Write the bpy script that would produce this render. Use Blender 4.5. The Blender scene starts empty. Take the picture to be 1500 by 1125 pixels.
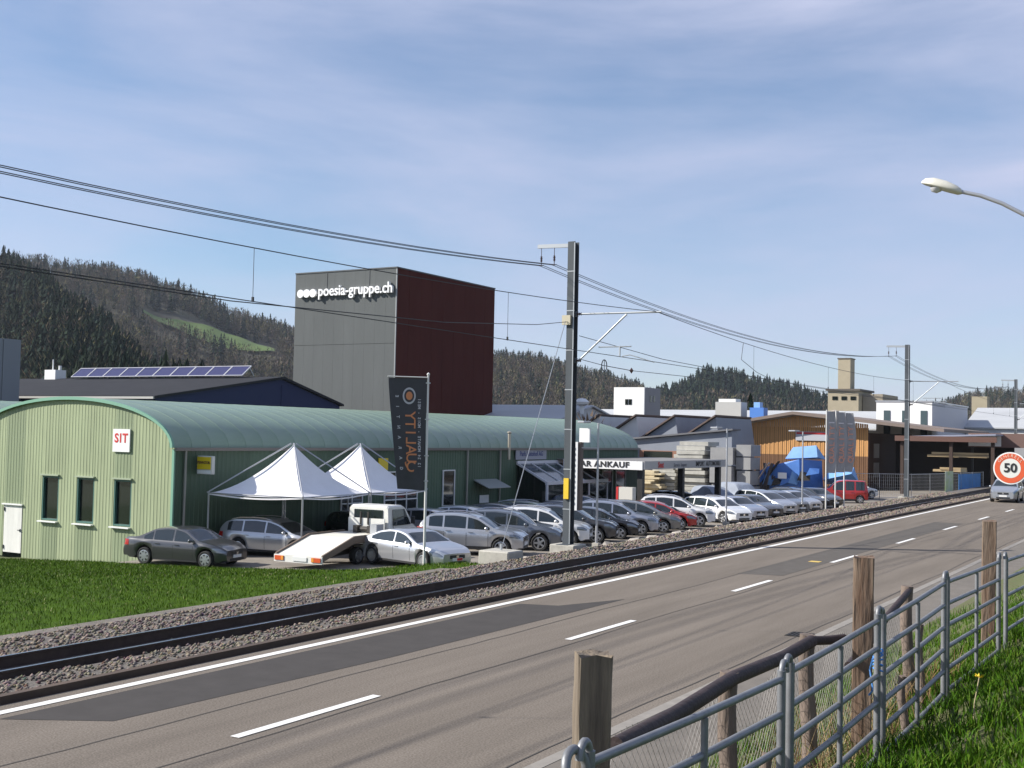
import bpy, bmesh, math, random
import numpy as np
from mathutils import Vector, Matrix
random.seed(7); rng = np.random.default_rng(7)
S = bpy.context.scene
C = S.collection
# ---------------------------------------------------------------- camera, sky, sun, exposure
cam_d = bpy.data.cameras.new('camera'); cam = bpy.data.objects.new('camera', cam_d); C.objects.link(cam)
cam_d.sensor_width = 36.0; cam_d.lens = 42.0; cam_d.clip_start = 0.1; cam_d.clip_end = 6000
rt = Vector((0.85973, 0.51033, 0.02078)); up = Vector((0.00338, -0.04637, 0.99892)); fw = Vector((-0.51074, 0.85873, 0.04159))
mw = Matrix((rt, up, -fw)).transposed().to_4x4(); mw.translation = (0, 0, 3.95)
cam.matrix_world = mw; S.camera = cam
SUN_EL = math.radians(34); SH = Vector((0.85, 0.53)).normalized()
S.world = bpy.data.worlds.new('World'); S.world.use_nodes = True
wn = S.world.node_tree.nodes; wl = S.world.node_tree.links; wn.clear()
wo = wn.new('ShaderNodeOutputWorld'); bg = wn.new('ShaderNodeBackground'); bg.inputs[1].default_value = 0.092
sky = wn.new('ShaderNodeTexSky'); sky.sky_type = 'NISHITA'; sky.sun_disc = False
sky.sun_elevation = SUN_EL; sky.sun_rotation = math.radians(238); sky.altitude = 500; sky.air_density = 1.0; sky.dust_density = .5; sky.ozone_density = 4.0
tc = wn.new('ShaderNodeTexCoord'); mp = wn.new('ShaderNodeMapping'); mp.inputs['Scale'].default_value = (1.0, 1.0, 5.0); mp.inputs['Rotation'].default_value = (0.05, 0.16, 0.5)
wl.new(tc.outputs['Generated'], mp.inputs[0])
n1 = wn.new('ShaderNodeTexNoise'); n1.inputs['Scale'].default_value = 1.7; n1.inputs['Detail'].default_value = 7; n1.inputs['Roughness'].default_value = .52; n1.inputs['Distortion'].default_value = .5
n2 = wn.new('ShaderNodeTexNoise'); n2.inputs['Scale'].default_value = 7.0; n2.inputs['Detail'].default_value = 5; n2.inputs['Roughness'].default_value = .6
wl.new(mp.outputs[0], n1.inputs['Vector']); wl.new(mp.outputs[0], n2.inputs['Vector'])
r1 = wn.new('ShaderNodeMapRange'); r1.inputs[1].default_value = .37; r1.inputs[2].default_value = .66; r1.inputs[3].default_value = .06; r1.inputs[4].default_value = .97
wl.new(n1.outputs['Fac'], r1.inputs[0])
r2 = wn.new('ShaderNodeMapRange'); r2.inputs[1].default_value = .3; r2.inputs[2].default_value = .7; r2.inputs[3].default_value = .72; r2.inputs[4].default_value = 1.0
wl.new(n2.outputs['Fac'], r2.inputs[0])
mu = wn.new('ShaderNodeMath'); mu.operation = 'MULTIPLY'; wl.new(r1.outputs[0], mu.inputs[0]); wl.new(r2.outputs[0], mu.inputs[1])
mx = wn.new('ShaderNodeMixRGB'); mx.inputs[2].default_value = (4.3, 4.6, 6.1, 1)
wl.new(mu.outputs[0], mx.inputs[0]); wl.new(sky.outputs[0], mx.inputs[1]); wl.new(mx.outputs[0], bg.inputs[0]); wl.new(bg.outputs[0], wo.inputs[0])
sun_d = bpy.data.lights.new('sun', 'SUN'); sun_d.energy = 5.0; sun_d.angle = math.radians(.53); sun_d.color = (1, .955, .88)
sun = bpy.data.objects.new('sun', sun_d); C.objects.link(sun)
sdir = Vector((SH.x * math.cos(SUN_EL), SH.y * math.cos(SUN_EL), -math.sin(SUN_EL)))
sun.rotation_euler = sdir.to_track_quat('-Z', 'Y').to_euler(); sun.location = (-60, -40, 60)
S.view_settings.view_transform = 'Standard'; S.view_settings.look = 'None'; S.view_settings.exposure = 0.62; S.view_settings.gamma = 1.0
S.cycles.max_bounces = 5; S.cycles.diffuse_bounces = 2; S.cycles.glossy_bounces = 3; S.cycles.transparent_max_bounces = 8
S.cycles.use_adaptive_sampling = True

# ---------------------------------------------------------------- materials
_m = {}
def M(name, col, rough=.6, metal=0., var=0., vscale=1.0, bump=0., bscale=30., coat=0., stretch=(1, 1, 1), col2=None, emit=0., spec=.5):
    if name in _m: return _m[name]
    m = bpy.data.materials.new(name); m.use_nodes = True; nt = m.node_tree; b = nt.nodes['Principled BSDF']
    b.inputs['Base Color'].default_value = (*col, 1); b.inputs['Roughness'].default_value = rough; b.inputs['Metallic'].default_value = metal
    b.inputs['Specular IOR Level'].default_value = spec
    if coat: b.inputs['Coat Weight'].default_value = coat; b.inputs['Coat Roughness'].default_value = .05
    if emit: b.inputs['Emission Color'].default_value = (*col, 1); b.inputs['Emission Strength'].default_value = emit
    if var or bump:
        g = nt.nodes.new('ShaderNodeNewGeometry'); mpn = nt.nodes.new('ShaderNodeMapping'); mpn.inputs['Scale'].default_value = stretch
        nt.links.new(g.outputs['Position'], mpn.inputs[0])
    if var:
        n = nt.nodes.new('ShaderNodeTexNoise'); n.inputs['Scale'].default_value = vscale; n.inputs['Detail'].default_value = 8; n.inputs['Roughness'].default_value = .65
        nt.links.new(mpn.outputs[0], n.inputs['Vector'])
        rp = nt.nodes.new('ShaderNodeValToRGB'); rp.color_ramp.elements[0].position = .3; rp.color_ramp.elements[1].position = .7
        c2 = col2 or tuple(min(1, c * (1 + var)) for c in col)
        c1 = tuple(c * (1 - var) for c in col) if not col2 else col
        rp.color_ramp.elements[0].color = (*c1, 1); rp.color_ramp.elements[1].color = (*c2, 1)
        nt.links.new(n.outputs['Fac'], rp.inputs[0]); nt.links.new(rp.outputs[0], b.inputs['Base Color'])
    if bump:
        n = nt.nodes.new('ShaderNodeTexNoise'); n.inputs['Scale'].default_value = bscale; n.inputs['Detail'].default_value = 4
        nt.links.new(mpn.outputs[0], n.inputs['Vector'])
        bp = nt.nodes.new('ShaderNodeBump'); bp.inputs['Strength'].default_value = bump; bp.inputs['Distance'].default_value = .03
        nt.links.new(n.outputs['Fac'], bp.inputs['Height']); nt.links.new(bp.outputs[0], b.inputs['Normal'])
    _m[name] = m; return m
def Mattr(name, rough=.8, trans=0.):     # colour from the 'col' attribute of the mesh (leaf and twig kinds)
    m = bpy.data.materials.new(name); m.use_nodes = True; nt = m.node_tree; b = nt.nodes['Principled BSDF']
    a = nt.nodes.new('ShaderNodeAttribute'); a.attribute_name = 'col'
    nt.links.new(a.outputs['Color'], b.inputs['Base Color']); b.inputs['Roughness'].default_value = rough; b.inputs['Specular IOR Level'].default_value = .08
    return m

# ---------------------------------------------------------------- mesh helpers
def link(o, parent=None):
    C.objects.link(o)
    if parent is not None: o.parent = parent
    return o
class MB:
    def __init__(s): s.v = []; s.f = []
    def add(s, vs, fs):
        k = len(s.v); s.v += [tuple(v) for v in vs]; s.f += [tuple(i + k for i in f) for f in fs]; return s
    def box(s, c, d, rz=0, R=None):
        hx, hy, hz = d[0] / 2, d[1] / 2, d[2] / 2; ca, sa = math.cos(rz), math.sin(rz); vs = []
        for sx, sy, sz in ((-1,-1,-1),(1,-1,-1),(1,1,-1),(-1,1,-1),(-1,-1,1),(1,-1,1),(1,1,1),(-1,1,1)):
            p = Vector((sx*hx, sy*hy, sz*hz))
            p = R @ p if R is not None else Vector((p.x*ca - p.y*sa, p.x*sa + p.y*ca, p.z))
            vs.append((p.x + c[0], p.y + c[1], p.z + c[2]))
        return s.add(vs, ((0,3,2,1),(4,5,6,7),(0,1,5,4),(1,2,6,5),(2,3,7,6),(3,0,4,7)))
    def bar(s, a, b, w, h, upv=(0,0,1)):       # rectangular bar from a to b
        a, b = Vector(a), Vector(b); d = (b - a); L = d.length; d.normalize(); u = Vector(upv)
        sd = d.cross(u)
        if sd.length < 1e-4: sd = d.cross(Vector((1,0,0)))
        sd.normalize(); u = sd.cross(d)
        return s.box((a + b) / 2, (L, w, h), R=Matrix((d, sd, u)).transposed())
    def tube(s, pts, r, n=8, cap=True):
        pts = [Vector(p) for p in pts]; rs = r if isinstance(r, (list, tuple)) else [r] * len(pts); vs = []; fs = []; pu = None
        for i, p in enumerate(pts):
            d = (pts[min(i+1, len(pts)-1)] - pts[max(i-1, 0)]).normalized()
            u = pu - d * pu.dot(d) if pu is not None else d.orthogonal()
            u.normalize(); pu = u; w = d.cross(u)
            for k in range(n):
                a = 2 * math.pi * k / n; q = p + (u * math.cos(a) + w * math.sin(a)) * rs[i]; vs.append(tuple(q))
        for i in range(len(pts) - 1):
            for k in range(n): fs.append((i*n + k, i*n + (k+1) % n, (i+1)*n + (k+1) % n, (i+1)*n + k))
        if cap: fs += [tuple(range(n-1, -1, -1)), tuple(range((len(pts)-1)*n, len(pts)*n))]
        return s.add(vs, fs)
    def prism(s, poly, fn0, fn1):              # poly 2-D points, mapped by fn0 and fn1 to the two end faces
        n = len(poly); vs = [fn0(*p) for p in poly] + [fn1(*p) for p in poly]
        fs = [tuple(range(n-1, -1, -1)), tuple(range(n, 2*n))] + [(i, (i+1) % n, n + (i+1) % n, n + i) for i in range(n)]
        return s.add(vs, fs)
    def lathe(s, prof, n=24, axis='z', c=(0,0,0)):   # prof: (r, h)
        vs = []; fs = []; m = len(prof)
        for k in range(n):
            a = 2*math.pi*k/n; ca, sa = math.cos(a), math.sin(a)
            for r, h in prof:
                p = (r*ca, r*sa, h) if axis == 'z' else ((r*ca, h, r*sa) if axis == 'y' else (h, r*ca, r*sa))
                vs.append((p[0]+c[0], p[1]+c[1], p[2]+c[2]))
        for k in range(n):
            for j in range(m-1):
                k2 = (k+1) % n; fs.append((k*m+j, k2*m+j, k2*m+j+1, k*m+j+1))
        return s.add(vs, fs)
    def grid(s, rows):                           # rows of equal length
        m = len(rows[0]); vs = [p for r in rows for p in r]
        return s.add(vs, [(i*m+j, i*m+j+1, (i+1)*m+j+1, (i+1)*m+j) for i in range(len(rows)-1) for j in range(m-1)])
    def mesh(s, name, smooth=None):
        me = bpy.data.meshes.new(name); me.from_pydata(s.v, [], s.f)
        bm = bmesh.new(); bm.from_mesh(me); bmesh.ops.recalc_face_normals(bm, faces=bm.faces); bm.to_mesh(me); bm.free()
        if smooth is not None:
            me.polygons.foreach_set('use_smooth', [True] * len(me.polygons)); me.set_sharp_from_angle(angle=math.radians(smooth))
        return me
    def build(s, name, mat, parent=None, smooth=None, bevel=0, world=True):
        if world and parent is not None:      # given in world coordinates: make them local to the (unrotated) parent
            o = Vector((0, 0, 0)); p = parent
            while p is not None: o += p.location; p = p.parent
            s.v = [(v[0]-o.x, v[1]-o.y, v[2]-o.z) for v in s.v]
        me = s.mesh(name, smooth)
        if bevel:
            bm = bmesh.new(); bm.from_mesh(me); bmesh.ops.bevel(bm, geom=list(bm.edges), offset=bevel, segments=1, affect='EDGES', profile=.6); bm.to_mesh(me); bm.free()
        me.materials.append(mat); return link(bpy.data.objects.new(name, me), parent)
def npmesh(name, V, F, mat, parent=None, col=None):   # big meshes from numpy arrays (F: n x k, all the same size)
    me = bpy.data.meshes.new(name); V = np.asarray(V, np.float32); F = np.asarray(F, np.int32); k = F.shape[1]
    me.vertices.add(len(V)); me.vertices.foreach_set('co', V.ravel()); me.loops.add(F.size); me.loops.foreach_set('vertex_index', F.ravel())
    me.polygons.add(len(F)); me.polygons.foreach_set('loop_start', np.arange(0, F.size, k, dtype=np.int32))
    if col is not None:
        at = me.attributes.new('col', 'FLOAT_COLOR', 'POINT'); c4 = np.ones((len(V), 4), np.float32); c4[:, :3] = col; at.data.foreach_set('color', c4.ravel())
    me.update(calc_edges=True); me.materials.append(mat); return link(bpy.data.objects.new(name, me), parent)
def thing(name, label, cat, loc=(0,0,0), rz=0, group=None):
    o = bpy.data.objects.new(name, None); C.objects.link(o); o.empty_display_size = .2; o.location = loc; o.rotation_euler = (0, 0, rz)
    return tag(o, label, cat, group)
def tag(o, label, cat, group=None):
    o['label'] = label; o['category'] = cat
    if group: o['group'] = group
    return o
def struct(o, label=None):
    o['kind'] = 'structure'
    if label: o['label'] = label
    return o
def stuff(o, label=None, cat=None):
    o['kind'] = 'stuff'
    if label: o['label'] = label
    if cat: o['category'] = cat
    return o
def text(name, body, size, loc, r, u, mat, parent=None, extr=.004, bold=0., align='CENTER', sx=1.0, spc=1.0):
    cu = bpy.data.curves.new(name, 'FONT'); cu.body = body; cu.size = size; cu.extrude = extr; cu.offset = bold; cu.align_x = align; cu.align_y = 'CENTER'; cu.resolution_u = 3; cu.space_character = spc
    cu.materials.append(mat); o = bpy.data.objects.new(name, cu); C.objects.link(o)
    r = Vector(r).normalized(); u = Vector(u).normalized(); n = r.cross(u)
    m = Matrix((r * sx, u, n)).transposed().to_4x4(); m.translation = loc
    if parent is not None:
        o.parent = parent; p = parent
        while p is not None: m.translation -= p.location; p = p.parent
    o.matrix_local = m
    return o
def lerp(a, b, t): return a + (b - a) * t
# ---------------------------------------------------------------- ground, road, railway
def ip(x, xs, ys): return float(np.interp(x, xs, ys))
def verge_z(X, Y=0): return ip(X, [-5.5, -4.4, -2.3, 0, 4, 12, 40, 400], [.04, .45, 1.48, 2.32, 3.0, 3.8, 6, 9])
def lot_z(X): return ip(X, [-60, -36, -25, -22.6], [-1.3, -1.24, -1.0, -1.0])
def lot_edge(X): return ip(X, [-60, -36, -31.6, -25.4, -23.5, -22.4], [31.0, 31.4, 32.0, 34.2, 37.0, 40.])
def lawn_z(X, Y):
    z = ip(X, [-70, -46, -36, -30, -20.5], [-1.9, -1.7, -1.2, -.72, -.3])
    k = max(0, min(1, (lot_edge(X) - Y) / 8.0)); k = k*k*(3-2*k); return lerp(min(z, lot_z(X) + .02), z, k)
xs = [-3000, -900, -300, -80, -60, -37, -22.8, -20.6, -14.9, -6.5, -5, -4, -2.3, 0, 4, 12, 40, 400, 3000]
zs = [-2, -2, -1.8, -1.9, -2.4, -2.1, -1.6, -.6, -.5, -.5, -.3, .2, 1.2, 2.1, 2.75, 3.5, 5.6, 8.5, 8.5]
ys = [-300, -60, 0, 30, 60, 100, 200, 400, 900, 3000]
struct(MB().grid([[(x, y, z) for x, z in zip(xs, zs)] for y in ys]).build('ground', M('field_soil', (.10, .12, .045), .95, var=.4, vscale=.05)))
asph = M('old_asphalt', (.172, .148, .124), .95, spec=.1, var=.15, vscale=.9, bump=.12, bscale=160, stretch=(1.6, .12, 1))
# fine aggregate speckle on top of the wear streaks
nt = asph.node_tree; b = nt.nodes['Principled BSDF']; src = b.inputs['Base Color'].links[0].from_socket
gg = nt.nodes.new('ShaderNodeNewGeometry'); sp = nt.nodes.new('ShaderNodeTexNoise'); sp.inputs['Scale'].default_value = 38; sp.inputs['Detail'].default_value = 5; nt.links.new(gg.outputs['Position'], sp.inputs['Vector'])
mr = nt.nodes.new('ShaderNodeMapRange'); mr.inputs[1].default_value = .3; mr.inputs[2].default_value = .7; mr.inputs[3].default_value = .66; mr.inputs[4].default_value = 1.34; nt.links.new(sp.outputs['Fac'], mr.inputs[0])
vm = nt.nodes.new('ShaderNodeVectorMath'); vm.operation = 'SCALE'; nt.links.new(src, vm.inputs[0]); nt.links.new(mr.outputs[0], vm.inputs['Scale']); nt.links.new(vm.outputs[0], b.inputs['Base Color'])
yr = [-60, -20, 0, 10, 20, 30, 45, 60, 90, 140, 220, 400, 700]
def sheet(name, x0, x1, z, m, yl=yr, zr=None): return struct(MB().grid([[(x0, y, z), (x1, y, z if zr is None else zr)] for y in yl]).build(name, m))
road = sheet('road', -14.72, -7.05, 0, asph)
newasph = M('newer_asphalt', (.07, .065, .062), .95, spec=.1, var=.1, vscale=2., bump=.1, bscale=160)
pav = M('pavement_asphalt', (.15, .132, .112), .95, var=.16, vscale=1.2, bump=.15, bscale=120)
struct(MB().add([(-14.05, 10.4, .004), (-12.75, 11.2, .004), (-12.5, 17, .004), (-12.45, 26.5, .004), (-13.2, 24.5, .004), (-14.05, 24.2, .004)], [(0, 1, 2, 3, 4, 5)]).build('asphalt_patch', newasph), 'long dark asphalt repair strip along the edge line')
struct(MB().add([(-12.2, 33.6, .004), (-10.95, 34.0, .004), (-10.95, 62, .004), (-12.3, 62, .004)], [(0, 1, 2, 3)]).build('asphalt_patch', M('mid_asphalt', (.112, .102, .092), .95, spec=.1, var=.12, vscale=2.)), 'grey asphalt repair strip beside the centre line')
joint = M('joint_tar', (.07, .063, .056), .9)
jm = MB()
for xa in (-12.1, -10.62, -7.32):
    pts = [(xa + .03*math.sin(y*.7) + random.uniform(-.015, .015), y) for y in np.arange(5, 75, .7)]
    jm.grid([[(x-.011, y, .006), (x+.011, y, .006)] for x, y in pts])
stuff(jm.build('tar_joint', joint), 'thin dark tar joints running along the road')
white = M('road_paint', (.72, .71, .68), .75, var=.12, vscale=6)
struct(MB().grid([[(-14.42, y, .008), (-14.24, y, .008)] for y in np.arange(-20, 300, 5)]).build('edge_line', white), 'solid white edge line beside the railway')
for k in range(-1, 22):
    y0 = 11.5 + 9.06*k
    dash = MB().grid([[(-10.93, y, .010), (-10.78, y, .010)] for y in (y0, y0+1.5, y0+3)]).build('lane_dash', white); struct(dash); dash.parent = road
struct(MB().grid([[(-11.55, y, .010), (-11.2, y, .010)] for y in (38.4, 38.8)]).build('yellow_mark', M('yellow_paint', (.6, .42, .1), .8)), 'small yellow survey mark on the road')
# kerb and footpath on the near side
kerb = struct(MB().grid([[(-7.05, y, .0), (-7.05, y, .045), (-6.86, y, .05), (-6.86, y, .03)] for y in yr]).build('kerb', M('kerb_stone', (.24, .22, .195), .9, var=.15, vscale=5)), 'low pale kerb stones along the road')
sheet('footpath', -6.86, -5.35, .045, pav, zr=.06)
dg = thing('drain_grate', 'small cast iron drain grate set at the kerb', 'drain', (-7.32, 24.0, 0))
for k in range(7): MB().box((-7.32 + (k-3)*.075, 24, .012), (.035, .5, .012)).build('bar', M('cast_iron', (.05, .045, .04), .6, metal=.6), dg)
MB().box((-7.32, 24, .007), (.56, .56, .006)).build('frame', M('grate_gap', (.015, .015, .015), .9), dg)
# grassy bank on the camera side
vx = np.concatenate([np.arange(-5.5, 3, .25), [4, 6, 12, 30, 120]]); vy = np.concatenate([[-60, -20, -5], np.arange(0, 30, .4), [34, 40, 60, 100, 200, 400]])
soil = M('bank_soil', (.10, .085, .04), .95, var=.5, vscale=2.5, col2=(.07, .10, .025), bump=.6, bscale=25)
def bank_z(x, y): return verge_z(x) + (.05*math.sin(x*3.1+y*1.7) + .04*math.sin(y*4.3-x*2)) * min(1, max(0, (x+5.4)/1.2))
struct(MB().grid([[(x, y, bank_z(x, y)) for x in vx] for y in vy]).build('grass_bank', soil, smooth=60), 'sloping grass bank beside the footpath')
# lawn beside the hall, lot, ballast
lx = np.linspace(-70, -20.45, 60); lawn_rows = [[(x, -25 + (lot_edge(x)+25)*t, lawn_z(x, -25 + (lot_edge(x)+25)*t)) for x in lx] for t in np.concatenate([np.linspace(0, .8, 14), np.linspace(.82, 1, 12)])]
struct(MB().grid(lawn_rows).build('lawn', M('lawn_soil', (.04, .08, .003), .95, spec=.1, var=.35, vscale=1.3, bump=.5, bscale=30), smooth=60), 'bright green lawn in front of the green hall')
lotm = M('lot_gravel', (.22, .195, .165), .95, var=.25, vscale=.6, bump=.3, bscale=60)
struct(MB().grid([[(x, lot_edge(x) + (175-lot_edge(x))*t - .05, lot_z(x)-.01) for x in np.linspace(-36.2, -22.4, 16)] for t in np.linspace(0, 1, 30)]).build('parking_lot', lotm), 'gravelly asphalt lot where the cars are parked')
struct(MB().grid([[(x, y, -1.3) for x in (-75, -36.1)] for y in (77, 100, 140, 180)]).build('yard', lotm), 'gravel yard behind the hall')
bal = M('ballast', (.13, .115, .10), .95, var=.5, vscale=14, bump=1.0, bscale=22)
struct(MB().grid([[(x, y, z) for x, z in ((-22.7, -1.06), (-21.6, -.72), (-20.7, -.36), (-20.3, -.3), (-19.7, -.13), (-17.78, -.12), (-17.5, -.19), (-16.72, -.19), (-16.42, -.08), (-15.2, -.05), (-14.98, -.05))] for y in yr]).build('ballast_bed', bal), 'stony railway ballast bed between lot and road')
struct(MB().grid([[(-20.9, y, -.27), (-20.35, y, -.24)] for y in np.arange(-20, 33, 3)]).build('cable_duct', M('duct_concrete', (.15, .13, .11), .9, var=.3, vscale=3)), 'narrow concrete cable duct strip beside the ballast')
edge = struct(MB().grid([[(-14.98, y, -.22), (-14.98, y, .09), (-14.80, y, .10), (-14.80, y, -.02)] for y in yr]).build('track_edge_beam', M('rusty_beam', (.075, .05, .035), .8, var=.4, vscale=3, stretch=(1, .2, 1))), 'rusty brown edging beam between ballast and road')
railm = M('rail_steel', (.06, .042, .035), .6, metal=.4, var=.3, vscale=4); railtop = M('rail_top', (.42, .43, .46), .22, metal=1.)
track = thing('railway_track', 'metre gauge railway track of two dark steel rails on ballast', 'railway', (-17.1, 0, -.1)); track['kind'] = 'structure'
prof = [(-.06, -.2), (.06, -.2), (.06, -.18), (.014, -.16), (.012, 0), (.034, .01), (.034, .04), (-.034, .04), (-.034, .01), (-.012, 0), (-.014, -.16), (-.06, -.18)]
for xr in (-17.62, -16.58):
    r = MB().prism(prof, lambda a, b: (xr+a, -40, b+.0), lambda a, b: (xr+a, 420, b)).build('rail', railm, track)
    MB().grid([[(xr-.03, y, .043), (xr+.03, y, .043)] for y in (-40, 420)]).build('running_surface', railtop, r)
slm = MB().box((0, 0, 0), (1.8, .22, .1)).mesh('sleeper'); slm.materials.append(M('sleeper_wood', (.05, .038, .03), .9, var=.3, vscale=6))
for k in range(150):
    o = bpy.data.objects.new('sleeper', slm); link(o, track); o.location = (0, 6 + .66*k, -.14)
# ballast stones
def stones(name, n, xf, yf, zf, s0, s1, mat, label, flat=.7):
    ov = np.array([(1,0,0),(0,1,0),(-1,0,0),(0,-1,0),(0,0,1),(0,0,-1)], float); of = np.array([(0,1,4),(1,2,4),(2,3,4),(3,0,4),(1,0,5),(2,1,5),(3,2,5),(0,3,5)])
    X = xf(n); Y = yf(n); Z = np.array([zf(a) for a in X]); sc = rng.uniform(s0, s1, n) * np.clip(Y/30, 1, 2.2); an = rng.uniform(0, 6.28, n)
    P = ov[None] * rng.uniform(.6, 1.25, (n, 6, 1)) + rng.normal(0, .12, (n, 6, 3)); P[..., 2] *= flat
    ca, sa = np.cos(an)[:, None], np.sin(an)[:, None]; Q = P.copy(); Q[..., 0] = P[..., 0]*ca - P[..., 1]*sa; Q[..., 1] = P[..., 0]*sa + P[..., 1]*ca
    Q = Q * sc[:, None, None] + np.stack([X, Y, Z], 1)[:, None]; tone = rng.uniform(.45, 1.25, (n, 1, 1)) * np.array([.215, .18, .15]) + rng.normal(0, .012, (n, 1, 3))
    F = (of[None] + 6*np.arange(n)[:, None, None]).reshape(-1, 3)
    return stuff(npmesh(name, Q.reshape(-1, 3), F, mat, None, np.clip(np.repeat(tone, 6, 1), .02, 1).reshape(-1, 3)), label)
stm = Mattr('ballast_stone', .9)
yfun = lambda n: 7 + 95*rng.uniform(0, 1, n)**1.7
bz = lambda a: ip(a, [-22.7, -21.6, -20.7, -20.3, -19.7, -17.78, -17.5, -16.72, -16.42, -15.2, -14.9], [-1.06, -.72, -.36, -.3, -.13, -.12, -.19, -.19, -.08, -.05, -.05]) + .015
stones('ballast_stones', 15000, lambda n: rng.uniform(-20.25, -17.75, n), yfun, bz, .03, .062, stm, 'coarse grey ballast stones on the lot side of the rails')
stones('ballast_stones', 8000, lambda n: rng.uniform(-16.45, -15.02, n), yfun, bz, .03, .055, stm, 'coarse grey ballast stones on the road side of the rails')
stones('ballast_stones', 4000, lambda n: rng.uniform(-17.5, -16.7, n), yfun, bz, .025, .05, stm, 'grey ballast stones between the two rails')
stones('bank_gravel', 9000, lambda n: rng.uniform(-22.7, -20.3, n), lambda n: 36 + 66*rng.uniform(0, 1, n)**1.4, bz, .03, .075, stm, 'loose gravel on the bank below the parked cars')
rockm = M('boulder_stone', (.33, .30, .26), .95, var=.35, vscale=5, bump=.5, bscale=20); rmesh = []
for k in range(7):
    bm = bmesh.new(); bmesh.ops.create_icosphere(bm, subdivisions=1, radius=1)
    for v in bm.verts: v.co *= random.uniform(.7, 1.2); v.co.z *= .65; v.co.x *= 1.2
    me = bpy.data.meshes.new('boulder'); bm.to_mesh(me); bm.free(); me.materials.append(rockm); rmesh.append(me)
for k in range(110):
    y = 37.5 + 62*(k/110)**1.15 + random.uniform(-.4, .4); o = bpy.data.objects.new('boulder', rmesh[k % 7]); C.objects.link(o); x = -22.0 + random.uniform(-.55, .5)
    if min(abs(y-q) for q in (47.25, 63.9, 78.2, 83.9, 85.4, 86.9)) < .5 and x < -22: x = -21.7
    s = random.uniform(.16, .36); o.scale = (s*random.uniform(.9, 1.4), s, s*random.uniform(.8, 1.2)); o.location = (x, y, bz(x) + s*.35); o.rotation_euler = (random.uniform(-.4, .4), random.uniform(-.4, .4), random.uniform(0, 6))
    tag(o, 'pale rough boulder on the bank between ballast and parked cars', 'boulder', 'boulders edging the car lot')
# grass blades
def blades(name, P, h, w, cols, lean, mat, label):
    n = len(P); an = rng.uniform(0, 6.28, n); hh = rng.uniform(.55, 1.15, n) * h; ww = w * rng.uniform(.7, 1.3, n); ln = rng.normal(0, lean, (n, 2))
    dx = np.stack([np.cos(an), np.sin(an), np.zeros(n)], 1) * ww[:, None]; b = P - np.array([0, 0, .02]); mid = P + np.concatenate([ln*.35, np.ones((n, 1))*.55], 1) * hh[:, None]; tip = P + np.concatenate([ln, np.ones((n, 1))*.95], 1) * hh[:, None]
    V = np.stack([b-dx, b+dx, mid+dx*.7, mid-dx*.7, tip], 1).reshape(-1, 3); k = 5*np.arange(n)[:, None]
    F = np.concatenate([k+np.array([[0,1,2]]), k+np.array([[0,2,3]]), k+np.array([[3,2,4]])])
    c = np.array(cols)[rng.integers(0, len(cols), n)] * rng.uniform(.65, 1.3, (n, 1))
    return stuff(npmesh(name, V, F, mat, None, np.repeat(c, 5, 0)), label)
gm = Mattr('grass_blade', .55)
n = 125000; gx = -20.38 - 27*rng.uniform(0, 1, n)**.9; gy = np.array([lot_edge(a) for a in gx]) - .1 - 26*rng.uniform(0, 1, n)**1.15
keep = (gx > -36.6) | (gy < 33.6); gx, gy = gx[keep], gy[keep]; keep = gy > 6 - .3*gx*0; gx, gy = gx[keep], gy[keep]
clump = np.sin(gx*1.3+np.sin(gy*.9)*2) * np.sin(gy*1.1+gx*.4)
P = np.stack([gx, gy, [lawn_z(a, c) for a, c in zip(gx, gy)]], 1)
blades('lawn_grass', P, .085, .0075, [(.05, .108, .002), (.042, .092, .002), (.06, .122, .003), (.078, .125, .005)]*6 + [(.34, .34, .16)], .45, gm, 'short bright green grass of the lawn')
n = 70000; gy = 3.5 + 24*rng.uniform(0, 1, n)**1.6; gx = rng.uniform(-5.2, 1.2, n); gx = np.where(rng.uniform(0, 1, n) < .6, rng.uniform(-3.0, 1.2, n), gx)
P = np.stack([gx, gy, [bank_z(a, c) for a, c in zip(gx, gy)]], 1)
lush = (gx > -2.35) | (gy > 11)
blades('bank_grass', P[lush], .17, .006, [(.04, .10, .004), (.052, .12, .006), (.034, .085, .004), (.085, .135, .014)], .5, gm, 'lush green grass on the bank in front of the hurdles')
blades('dry_grass', P[~lush][::2], .2, .005, [(.26, .19, .09), (.20, .15, .07), (.08, .13, .025), (.07, .12, .02), (.3, .23, .12)], .7, gm, 'dry straw coloured grass under the fence')
n = 900; gy = rng.uniform(5, 13.5, n); gx = rng.uniform(-3.6, -2.3, n)
blades('dry_stalks', np.stack([gx, gy, [bank_z(a, c) for a, c in zip(gx, gy)]], 1), .5, .004, [(.28, .2, .1), (.2, .12, .06), (.16, .1, .05)], .5, gm, 'tall dry weed stalks under the fence')
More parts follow.
